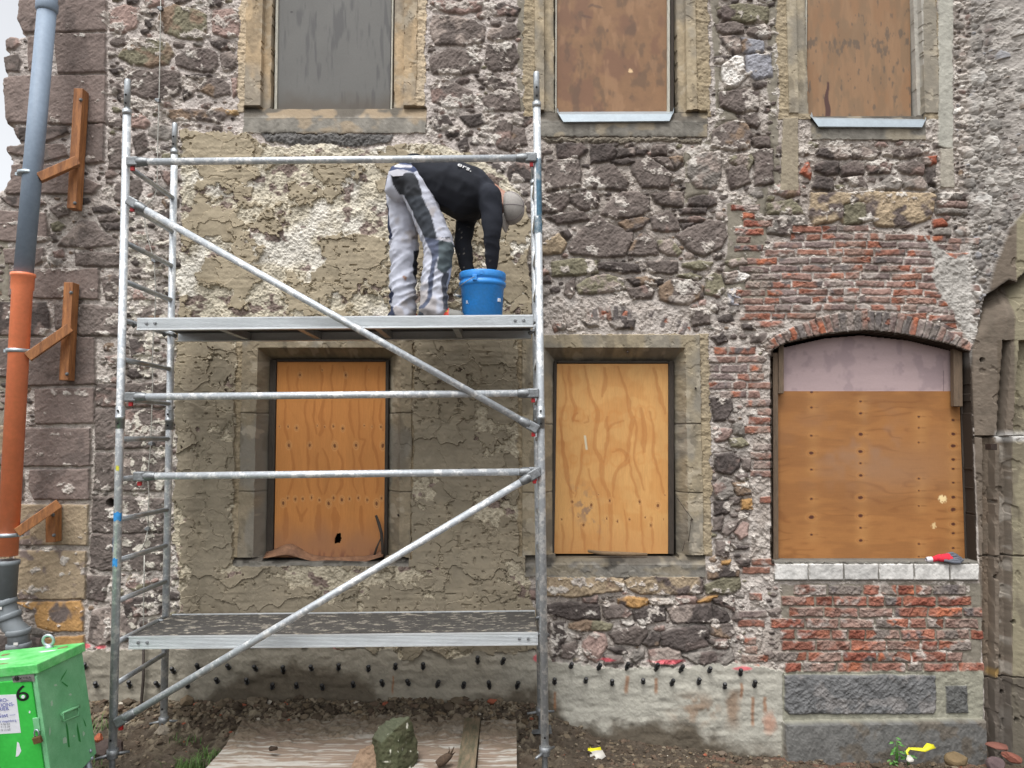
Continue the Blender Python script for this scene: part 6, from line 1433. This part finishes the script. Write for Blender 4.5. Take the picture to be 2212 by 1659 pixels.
# ------------------------------------------------------------------ ground
def zground(x, y):
    a = np.interp(x, [-6, .0, .6, 1.6, 2.4, 6], [.02, .02, -.10, -.24, -.28, -.28]); k = np.clip(-y / 1.1, 0, 1); k = k * k * (3 - 2 * k)
    mound = np.where(x < .2, .11, .11 * np.clip(1 - (x - .2) / .35, 0, 1)) * np.exp(-((y + .02) / .26) ** 2); mound = np.where(x > -3.2, mound, .02)
    return a * (1 - k) - .04 * k + mound
gx = np.concatenate([np.linspace(-80, -5, 16), np.arange(-4.6, 4.4, .0115), np.linspace(4.8, 80, 16)]); gy = np.concatenate([np.linspace(-80, -1.9, 24), np.arange(-1.7, .16, .0115), np.linspace(.6, 60, 8)])
gX, gY = np.meshgrid(gx, gy)
near = ((gY > -1.75) & (gY < .2) & (np.abs(gX) < 4.7)).astype(float)
b1 = fbm(gX * 3, gY * 3, 4, 401); b2 = fbm(gX * 12, gY * 12, 4, 402); b3 = fbm(gX * 40, gY * 40, 3, 403)
crumb = sm(.0, .4, fbm(gX * 26, gY * 26, 2, 404)) * sm(-.7, -.15, gY + .15 * b1) * sm(.5, .2, gX)
gZ = zground(gX, gY) + near * (.025 * b1 + .018 * b2 + .011 * b3 + .013 * crumb * (1 + .5 * b3))
gC = np.broadcast_to(A(74, 66, 57), gX.shape + (3,)) * (1 + .25 * b2 + .3 * b3)[..., None]
gC = mixc(gC, sm(0, .5, b1) * .6, A(88, 79, 67)); gC = mixc(gC, crumb * .8, A(142, 131, 112)); gC = mixc(gC, sm(.2, .6, fbm(gX * 7, gY * 7, 3, 405)) * .6, A(70, 60, 50)); gC = mixc(gC, sm(.3, .6, fbm(gX * 6, gY * 10, 3, 406)) * sm(.8, 1.4, gX) * .6, A(112, 82, 68))
ii = np.arange(gX.size).reshape(gX.shape); q = np.stack([ii[:-1, :-1], ii[:-1, 1:], ii[1:, 1:], ii[1:, :-1]], -1).reshape(-1, 4)
gm = npmesh('ground', np.stack([gX, gY, gZ], -1).reshape(-1, 3), q, np.clip(gC, .02, .8).reshape(-1, 3))
MGND = mat('muddy_earth', (1, 1, 1), .95, 0, .3, 10, .5, 180, attr=True, spec=.15); tag(link('ground', gm, MGND), kind='structure')
def hgt(x, y): 
    i = np.searchsorted(gy, y); j = np.searchsorted(gx, x); return float(gZ[min(i, len(gy) - 1), min(j, len(gx) - 1)])

# pebbles and crumbs of mortar: nobody could count them
RG = np.random.RandomState(9)
ico = bpy.data.meshes.new('ico'); import bmesh
bm = bmesh.new(); bmesh.ops.create_icosphere(bm, subdivisions=1, radius=1.0); bm.to_mesh(ico); bm.free()
iv, _n = vco(ico); itri = np.array([list(p.vertices) for p in ico.polygons])
V_, F_, C_l = [], [], []
pcol = [A(104, 93, 78), A(124, 113, 97), A(82, 72, 61), A(184, 176, 162), A(94, 80, 68), A(112, 98, 80), A(150, 88, 68)]
for i in range(5200):
    x = RG.uniform(-3.4, 4.1); y = -abs(RG.normal(0, .45 if i % 2 else .16)) if x < .3 else RG.uniform(-.9, 0)
    if y < -1.3: continue
    s = min(.034, .005 + RG.exponential(.0045)) * (1.5 if y > -.28 and x < .2 else 1); s3 = s * np.array([RG.uniform(.8, 1.4), RG.uniform(.7, 1.2), RG.uniform(.5, .8)])
    a = RG.rand() * 6.28; w_ = iv * (1 + .25 * RG.randn(len(iv), 1)) * s3; w_ = np.stack([w_[:, 0] * math.cos(a) - w_[:, 1] * math.sin(a), w_[:, 0] * math.sin(a) + w_[:, 1] * math.cos(a), w_[:, 2]], 1)
    V_.append(w_ + np.array([x, y, hgt(x, y) + s * .25])); F_.append(itri + len(iv) * (len(V_) - 1)); C_l.append(np.repeat([pcol[RG.choice(7, p=[.30, .17, .25, .012, .15, .11, .008])] * RG.uniform(.7, 1.15)], len(iv), 0))
tag(link('gravel', npmesh('gravel', np.concatenate(V_), np.concatenate(F_), np.concatenate(C_l)), MGND), kind='stuff')

def rock(name, u, v, y, size, col, label, cat='stone', rot=0.0, seed=0, parent=None, flat=1.0, c2=None, group=None):
    bm = bmesh.new(); bmesh.ops.create_icosphere(bm, subdivisions=4, radius=1.0); me = bpy.data.meshes.new(name); bm.to_mesh(me); bm.free()
    v_, n_ = vco(me); rs = np.random.RandomState(seed); P_ = v_.astype(float)
    for _ in range(9):
        d = rs.randn(3); d /= np.linalg.norm(d); h = rs.uniform(.55, .85); k = P_ @ d; P_ = P_ - np.maximum(0, k - h)[:, None] * d
    P_ += v_ * (.05 * fbm(v_[:, 0] * 3 + v_[:, 2] * 2, v_[:, 1] * 3 - v_[:, 2], 3, seed))[:, None]; P_ *= np.array(size) / 2; ca, sa = math.cos(rot), math.sin(rot); P_ = np.stack([P_[:, 0] * ca - P_[:, 2] * sa, P_[:, 1], P_[:, 0] * sa + P_[:, 2] * ca], 1)
    p = at(u, v, y); c = np.broadcast_to(col, P_.shape) * (1 + .25 * fbm(P_[:, 0] * 25 + P_[:, 1] * 9, P_[:, 2] * 25, 3, seed + 1))[:, None]
    if c2 is not None: k = sm(0, .4, fbm(P_[:, 0] * 14 + P_[:, 1] * 8, P_[:, 2] * 14, 3, seed + 2))[:, None]; c = c * (1 - k) + c2 * k
    setmesh(me, P_, np.clip(c, .02, .8)); o = link(name, me, MGND); o.location = p
    if label: tag(o, label, cat, group)
    return o
rock('stone', 226, 1618, -.62, (.26, .2, .13), A(74, 64, 60), 'dark half buried stone beside the scaffold foot nearest the green box', seed=3)
rock('brick_fragment', 214, 1594, -.45, (.06, .05, .06), A(156, 90, 66), 'small orange brick fragment touching the edge of the green box', 'brick piece', seed=4)
rock('brick_fragment', 284, 1595, -.3, (.07, .06, .05), A(150, 84, 62), 'reddish brick fragment in the dirt under the lowest scaffold rung', 'brick piece', seed=5)
rock('stone', 352, 1580, -.30, (.13, .12, .08), A(124, 116, 104), 'flat grey block under the rear scaffold foot beside the mud heap', seed=6)
rock('brick_fragment', 2186, 1637, -.35, (.16, .12, .06), A(122, 78, 66), 'tilted red brick fragment lying loose in the rubble near the carved doorway', 'brick piece', rot=-.3, seed=7)
rock('brick_fragment', 2156, 1612, -.22, (.17, .12, .04), A(116, 78, 68), 'flat red brick piece at the foot of the carved doorway', 'brick piece', rot=-.1, seed=8)
rock('stone', 2066, 1642, -.40, (.16, .12, .11), A(112, 96, 72), 'brown stone in front of the yellow and white tape by the base stones', seed=9)
rock('stone', 2150, 1650, -.42, (.12, .1, .10), A(92, 78, 78), 'purplish stone lying beside the tilted red brick fragment', seed=10)
rock('stone', 1552, 1640, -.05, (.17, .12, .12), A(112, 100, 88), 'rounded stone under the ragged lower edge of the grey plinth render', seed=11)
def hull(name, pts, seed, amp=.010):
    bm = bmesh.new(); vs = [bm.verts.new(p) for p in pts]; bmesh.ops.convex_hull(bm, input=vs); bmesh.ops.recalc_face_normals(bm, faces=bm.faces)
    bmesh.ops.triangulate(bm, faces=bm.faces)
    for _ in range(5):
        e_ = [e for e in bm.edges if e.calc_length() > .012]
        if e_: bmesh.ops.subdivide_edges(bm, edges=e_, cuts=1); bmesh.ops.triangulate(bm, faces=bm.faces)
    bmesh.ops.smooth_vert(bm, verts=bm.verts, factor=.5, use_axis_x=True, use_axis_y=True, use_axis_z=True)
    me = bpy.data.meshes.new(name); bm.to_mesh(me); bm.free(); v, n_ = vco(me); q = v.astype(float)
    v2 = q + n_ * (amp * fbm(q[:, 0] * 16 + q[:, 1] * 9, q[:, 2] * 16 + q[:, 1] * 5, 4, seed) + amp * .5 * vn(q[:, 0] * 60, q[:, 2] * 60 + q[:, 1] * 30, seed))[:, None]
    return me, v2, n_
def pz(u, v, y): return at(u, v, y)
me, v2, n_ = hull('mossy_stone', [pz(812, 1690, -1.02), pz(822, 1605, -1.0), pz(862, 1566, -.96), pz(884, 1549, -.90), pz(848, 1548, -.80), pz(818, 1568, -.78), pz(806, 1592, -.84), pz(899, 1590, -.86), pz(902, 1640, -.88), pz(878, 1685, -.98), pz(895, 1610, -.74), pz(800, 1650, -.75), pz(890, 1670, -.72), pz(858, 1690, -1.03)], 501)
top = sm(.2, .7, n_[:, 2]); nz_ = fbm(v2[:, 0] * 20, v2[:, 2] * 20, 4, 502)
c = np.broadcast_to(A(72, 72, 54), v2.shape) * (1 + .3 * nz_)[:, None]; k = sm(-.1, .4, nz_)[:, None] * .6; c = c * (1 - k) + A(58, 62, 44) * k; c = c * (1 - top[:, None] * .6) + A(88, 92, 76) * top[:, None] * .6
k = sm(.78, .88, vn(v2[:, 0] * 45, v2[:, 2] * 45 + v2[:, 1] * 30, 503))[:, None]; c = c * (1 - k) + A(190, 188, 174) * k
setmesh(me, v2, np.clip(c, .02, .8)); tag(link('mossy_stone', me, MGND), 'upright mossy green stone block standing on the flaking wooden sheet', 'stone')
me, v2, n_ = hull('broken_stone', [pz(748, 1690, -1.0), pz(760, 1648, -.96), pz(780, 1614, -.92), pz(806, 1604, -.90), pz(816, 1640, -.95), pz(816, 1690, -1.0), pz(770, 1660, -.80), pz(806, 1640, -.78), pz(812, 1690, -.78)], 506)
c = np.broadcast_to(A(126, 106, 88), v2.shape) * (1 + .2 * fbm(v2[:, 0] * 20, v2[:, 2] * 20, 4, 504))[:, None]; setmesh(me, v2, np.clip(c, .02, .8)); tag(link('broken_stone', me, MGND), 'pinkish brown stone leaning against the mossy block on the wooden sheet', 'stone')

# ---- flaking wooden sheet on the ground
def sheet(name, X0, X1, Y0, Y1, zf, zb, m, label, cat, thick=.02, sd=0):
    nx, ny = int((X1 - X0) / .008), int((Y1 - Y0) / .008)
    s, t = np.meshgrid(np.linspace(0, 1, nx), np.linspace(0, 1, ny)); x = X0 + (X1 - X0) * s; y = Y0 + (Y1 - Y0) * t
    z = zf + (zb - zf) * t + .006 * fbm(x * 3, y * 3, 2, sd) + .0016 * fbm(x * 10, y * 90, 3, sd + 1)
    fl = fbm(x * 4, y * 75, 4, sd + 2) + .35 * fbm(x * 2.5, y * 6, 3, sd + 3)
    c = np.broadcast_to(A(128, 112, 98), x.shape + (3,)) * (1 + .12 * fbm(x * 8, y * 60, 3, sd + 4))[..., None]; k = sm(.10, .32, fl + .45 * sm(.30, 0, t) * sm(.5, .05, s)); c = mixc(c, k, A(164, 160, 152)); c = mixc(c, sm(.2, .5, fbm(x * 4, y * 14, 3, sd + 5)) * .6, A(112, 96, 80))
    mud = sm(.42, .9, t + .25 * fbm(x * 6, y * 6, 3, sd + 6)); c = mixc(c, mud * .85, A(108, 97, 81)); z = z + mud * .02 * (1 + fbm(x * 20, y * 20, 3, sd + 7))
    N = nx * ny; ii = np.arange(N).reshape(ny, nx); q = np.stack([ii[:-1, :-1], ii[:-1, 1:], ii[1:, 1:], ii[1:, :-1]], -1).reshape(-1, 4); fr_ = np.stack([x, y, z], -1).reshape(-1, 3)
    rim = np.concatenate([ii[0, :], ii[1:, -1], ii[-1, -2::-1], ii[-2:0:-1, 0]]); r2 = np.roll(rim, -1)
    return tag(link(name, npmesh(name, np.concatenate([fr_, fr_ - np.array([0, 0, thick])]), np.concatenate([q, q[:, ::-1] + N, np.stack([r2, rim, rim + N, r2 + N], 1)]), np.concatenate([np.clip(c, .02, .85).reshape(-1, 3)] * 2)), m), label, cat)
MSHT = mat('flaking_wood', (1, 1, 1), .85, 0, .2, 10, .3, 150, attr=True, stretch=(.5, 3, 1))
sheet('wooden_sheet', -1.86, -.27, -1.3, -.17, .035, .075, MSHT, 'large wooden sheet with flaking white paint lying in the mud under the scaffold', 'wooden sheet', sd=600)
sheet('wooden_sheet', -.215, .03, -1.3, -.22, .03, .065, MSHT, 'narrow paint flaked board between the moss stained plank and the scaffold foot', 'wooden board', sd=640)
MPLK = mat('moss_plank', A(120, 104, 84), .9, 0, .4, 9, .4, 120, second=A(72, 72, 54), stretch=(4, .7, 1))
mb = MB(); mb.hexa([Vector(p) for p in ((-.33, -1.3, .075), (-.22, -1.3, .075), (-.22, -1.3, .05), (-.33, -1.3, .05), (-.33, -.24, .105), (-.22, -.24, .105), (-.22, -.24, .08), (-.33, -.24, .08))]); tag(mb.build('plank', MPLK, None, .003), 'moss stained plank lying between the large wooden sheet and the narrow board', 'plank')
rock('mud_clod', 590, 1617, -.78, (.06, .05, .035), A(58, 48, 40), 'dark clod of mud lying alone on the flaking wooden sheet', 'clod', seed=21)
MROOT = mat('root', A(78, 62, 48), .95, 0, .4, 40, .6, 120)
rt_ = empty('root_stump', at(955, 1640, -.93), 'torn brown root stump lying between the mossy block and the plank', 'root')
mb = MB(); mb.path([at(944, 1652, -.95), at(956, 1643, -.94), at(968, 1634, -.93), at(976, 1630, -.92)], [.022, .030, .024, .012], 9); mb.build('stump', MROOT, rt_)
mb = MB(); mb.path([at(972, 1632, -.93), at(978, 1620, -.93), at(981, 1613, -.93)], [.008, .005, .002], 6); mb.path([at(966, 1632, -.93), at(971, 1622, -.93), at(970, 1614, -.93)], [.007, .004, .002], 6); mb.path([at(976, 1631, -.92), at(984, 1624, -.92)], [.006, .002], 6); mb.build('twig', MROOT, rt_)

# ---- grass and weeds
MGRS = mat('grass', A(84, 112, 52), .7, 0, .3, 30, 0, second=A(60, 90, 40))
mb = MB()
def tuft(x, y, n, h, spread):
    for _ in range(n):
        bx_, by_ = x + RG.normal(0, spread), y + RG.normal(0, spread * .5); a = RG.rand() * 6.28; l = h * RG.uniform(.5, 1.2); z = hgt(bx_, by_) - .005; w_ = .0028
        d = Vector((math.cos(a), math.sin(a), 0)); s_ = Vector((-d.y, d.x, 0)) * w_; p0 = Vector((bx_, by_, z)); p1 = p0 + d * l * .25 + Vector((0, 0, l * .6)); p2 = p0 + d * l * .7 + Vector((0, 0, l * .8))
        mb.add([p0 - s_, p0 + s_, p1 - s_ * .8, p1 + s_ * .8, p2], [(0, 1, 3, 2), (2, 3, 4)])
for x, y, n, h, s_ in ((-2.02, -.78, 130, .10, .06), (-1.95, -.66, 60, .08, .05), (-2.75, -.75, 60, .08, .08), (-2.55, -.85, 40, .06, .06), (-2.85, -.3, 30, .09, .05), (-2.2, -.45, 30, .06, .06), (-2.9, -.55, 50, .09, .06)): tuft(x, y, n, h, s_)
tag(mb.build('grass', MGRS), kind='stuff')
MLEAF = mat('weed_leaf', A(86, 140, 58), .55, 0, .25, 30, .1, second=A(60, 104, 42))
def weed(u, v, y, h, n, label, sz=.02):
    b = at(u, v, y); b.z = hgt(b.x, b.y) - .01; w_ = empty('weed', b, label, 'weed'); st_ = MB(); lf = MB()
    tipz = h
    for i in range(n):
        a = i * 2.4 + u; t = .35 + .65 * (i + 1) / n; p = b + Vector((.015 * math.cos(a), .01 * math.sin(a), tipz * t)); st_.path([b, b.lerp(p, .6) + Vector((.004, 0, 0)), p], [.0022, .0018, .001], 6)
        d = Vector((math.cos(a), -.5 + .5 * math.sin(a), -.15)).normalized(); x_ = d.cross(Vector((0, -.5, 1))).normalized(); q = sz * RG.uniform(.7, 1.3)
        lf.add([p, p + d * q + x_ * q * .55, p + d * q * 2.2 + Vector((0, 0, -.004)), p + d * q - x_ * q * .55, p + d * q * 1.1 + Vector((0, 0, .004))], [(0, 1, 4), (1, 2, 4), (2, 3, 4), (3, 0, 4)])
    st_.build('stem', MLEAF, w_); lf.build('leaves', MLEAF, w_)
weed(1936, 1625, -.16, .20, 9, 'tallest green weed growing against the long base stone'); weed(1961, 1625, -.14, .12, 5, 'small bright green weed just above the yellow and white tape', .022); weed(1928, 1640, -.2, .05, 6, 'low spreading green weed in the dirt under the tallest weed', .016); weed(1128, 1655, -.85, .05, 7, 'small weed between the narrow board and the scaffold foot', .018)
# ---- tape scraps
MYT = mat('yellow_tape', A(226, 216, 46), .4, 0, .12, 10, .1); MWT = mat('white_tape', A(206, 202, 192), .5, 0, .15, 10, .1)
def ribbon(name, pts, w_, m, parent, up=Vector((0, -.5, 1))):
    mb = MB(); vs = []
    for i, (p, tw) in enumerate(pts):
        d = (pts[min(i + 1, len(pts) - 1)][0] - pts[max(i - 1, 0)][0]).normalized(); s_ = d.cross(up).normalized(); s_ = Matrix.Rotation(tw, 3, d) @ s_; ww = w_ if not hasattr(w_, '__len__') else w_[i]; vs += [p - s_ * ww / 2, p + s_ * ww / 2]
    mb.add(vs, [(2 * i, 2 * i + 1, 2 * i + 3, 2 * i + 2) for i in range(len(pts) - 1)], True); o = mb.build(name, m, parent); s2 = o.modifiers.new('s', 'SOLIDIFY'); s2.thickness = .002; return o
t1_ = empty('barrier_tape', at(1285, 1640, -.45), 'crumpled scrap of yellow and white tape on bare ground beyond the scaffold foot', 'tape')
Yt = -.42
ribbon('yellow_strip', [(at(1254, 1640, Yt), 0), (at(1264, 1638, Yt), .2), (at(1274, 1632, Yt + .02), .5), (at(1281, 1622, Yt + .04), .9), (at(1276, 1616, Yt + .06), 1.3)], [.012, .03, .045, .055, .05], MYT, t1_)
ribbon('yellow_strip', [(at(1270, 1622, Yt + .03), 0), (at(1284, 1624, Yt + .03), .3), (at(1299, 1620, Yt + .04), .6)], [.05, .05, .04], MYT, t1_)
ribbon('white_strip', [(at(1274, 1632, Yt - .01), 0), (at(1290, 1633, Yt - .015), .3), (at(1305, 1627, Yt), .1)], [.06, .075, .05], MWT, t1_)
t2_ = empty('barrier_tape', at(1970, 1630, -.3), 'thin twisted yellow tape strip with white end before the long base stone', 'tape'); Yt = -.24
ribbon('yellow_strip', [(at(1963, 1633, Yt - .04), 0), (at(1959, 1624, Yt - .02), .6), (at(1964, 1617, Yt), .2), (at(1978, 1618, Yt), .4), (at(1996, 1620, Yt), .2), (at(2006, 1612, Yt + .01), .5), (at(2019, 1612, Yt + .02), .1)], [.016, .02, .016, .02, .03, .045, .03], MYT, t2_)
ribbon('white_strip', [(at(1963, 1631, Yt - .04), 0), (at(1966, 1641, Yt - .07), .2), (at(1968, 1646, Yt - .08), .1)], [.02, .05, .03], MWT, t2_)
# ---- stick on the sill and peeled plywood skin
MSTK = mat('weathered_stick', A(128, 106, 80), .9, 0, .4, 20, .5, 80, stretch=(1, 6, 6)); mb = MB(); mb.path([at(1270, 1190, .03), at(1300, 1195, .03), at(1350, 1197, .03), at(1398, 1198, .03)], [.010, .015, .017, .012], 10); tag(mb.build('stick', MSTK), 'weathered stick lying on the sill below the wavy grained plywood', 'stick')
MVEN = mat('peeled_veneer', A(150, 112, 84), .8, 0, .3, 14, .3, 60, second=A(112, 80, 60))
mb = MB(); vs = []; n = 26
for i in range(n):
    s = i / (n - 1); u = 572 + (829 - 572) * s
    lift = .085 * math.exp(-((s - .20) / .13) ** 2) + .004 * math.sin(9 * s)
    for k in range(7):
        t = k / 6; vb = np.interp(s, [0, .3, .6, .85, 1], [1204, 1209, 1212, 1211, 1199]); p = at(u, vb, .06 + .02 * s); vs.append(p + Vector((0, -.045 + .075 * t + .02 * math.sin(6 * s), lift * math.sin(math.pi * (.12 + .55 * t)) + .03 * t * t)))
mb.add(vs, [(i * 7 + k, (i + 1) * 7 + k, (i + 1) * 7 + k + 1, i * 7 + k + 1) for i in range(n - 1) for k in range(6)], True); o = mb.build('peeled_veneer', MVEN, WIN[24]); s2 = o.modifiers.new('s', 'SOLIDIFY'); s2.thickness = .004
mb = MB(); sp = [(at(812, 1113, .07), 0), (at(818, 1130, .055), .1), (at(824, 1152, .05), .2), (at(826, 1180, .06), .2), (at(827, 1203, .07), .2)]
ribbon('veneer_strip', sp, [.018, .024, .024, .024, .02], FRAMED, WIN[24], Vector((0, -1, .1))); ribbon('veneer_strip', [(at(808, 1202, .08), 0), (at(813, 1185, .07), .1), (at(822, 1164, .07), .2)], [.016, .016, .008], FRAMED, WIN[24], Vector((0, -1, .1)))
# ---- glove on the white sill
MGLR = mat('red_knit', A(206, 40, 60), .9, 0, .25, 40, .4, 200); MGLG = mat('grey_rubber', A(88, 92, 102), .6, 0, .2, 30, .3, 150); MGLW = mat('white_knit', A(216, 212, 216), .9, 0, .15, 40, .4, 200)
YG = -.01; g0 = at(2036, 1210, YG); zg = at(2036, 1216.5, YG - .03).z + .012
gl = empty('work_glove', Vector((g0.x, YG, zg)), 'red and grey work glove with white cuff lying on the white block sill', 'glove')
gp = lambda u, h, y=0.0: Vector((at(u, 1212, YG).x, YG + y, zg + h))
mb = MB(); cap_mesh(mb, gp(2014, .010), gp(2030, .024), .018, .026); cap_mesh(mb, gp(2030, .022, .02), gp(2050, .030, .01), .022, .024); cap_mesh(mb, gp(2030, .016, -.02), gp(2050, .018, -.02), .020, .022); link('glove_body', blob('glove_body', mb, .004, 3), MGLR, gl)
for q in (((2046, .040, .02), (2060, .052, .02), (2070, .038, .015)), ((2050, .032, .0), (2064, .038, -.005), (2074, .020, -.01)), ((2050, .020, -.025), (2064, .022, -.03), (2073, .010, -.035)), ((2048, .010, -.04), (2060, .010, -.045), (2068, .004, -.05)), ((2036, .008, -.035), (2050, -.002, -.05), (2064, -.004, -.055))):
    mb = MB(); a, b, c_ = [gp(*z) for z in q]; cap_mesh(mb, a, b, .012, .0125, 10, 5); cap_mesh(mb, b, c_, .0125, .0105, 10, 5); link('finger', blob('finger', mb, .004, 2), MGLG, gl)
mb = MB(); mb.path([gp(2001, .008), gp(2006, .010), gp(2013, .012)], [.017, .020, .019], 14, False); mb.build('cuff', MGLW, gl)
# ---- small iron bits on the facade
MIRON = mat('rusty_iron', A(62, 50, 44), .85, .3, .4, 40, .4)
mb = MB()
for u, v in ((1355, 759), (1502, 837), (1494, 1120), (860, 1112)): mb.tube(at(u, v, .01), at(u, v, -.05) + Vector((.004, 0, -.008)), .008, .006, 8)
mb.path([at(1463, 1076, -.02), at(1478, 1098, -.05), at(1494, 1119, -.05), at(1490, 1150, -.04), at(1487, 1170, -.03)], .0022, 6); mb.path([at(1480, 1168, -.03), at(1474, 1190, -.03)], .002, 6); mb.build('iron_hook', MIRON, FAC)
mb = MB(); mb.box(at(2141, 965, -.22), (.045, .07, .045)); mb.build('iron_pin', MIRON, SIDE, .003)
mb = MB(); mb.lathe([(.022, 0), (.022, .03), (.016, .034), (.016, .002)], at(1760, 1566, -.083) + Vector((0, 0, 0)), (0, -1, 0), 16); 
for o in list(S.objects):
    if o.type == 'MESH' and len(o.data.vertices) == 0: bpy.data.objects.remove(o)
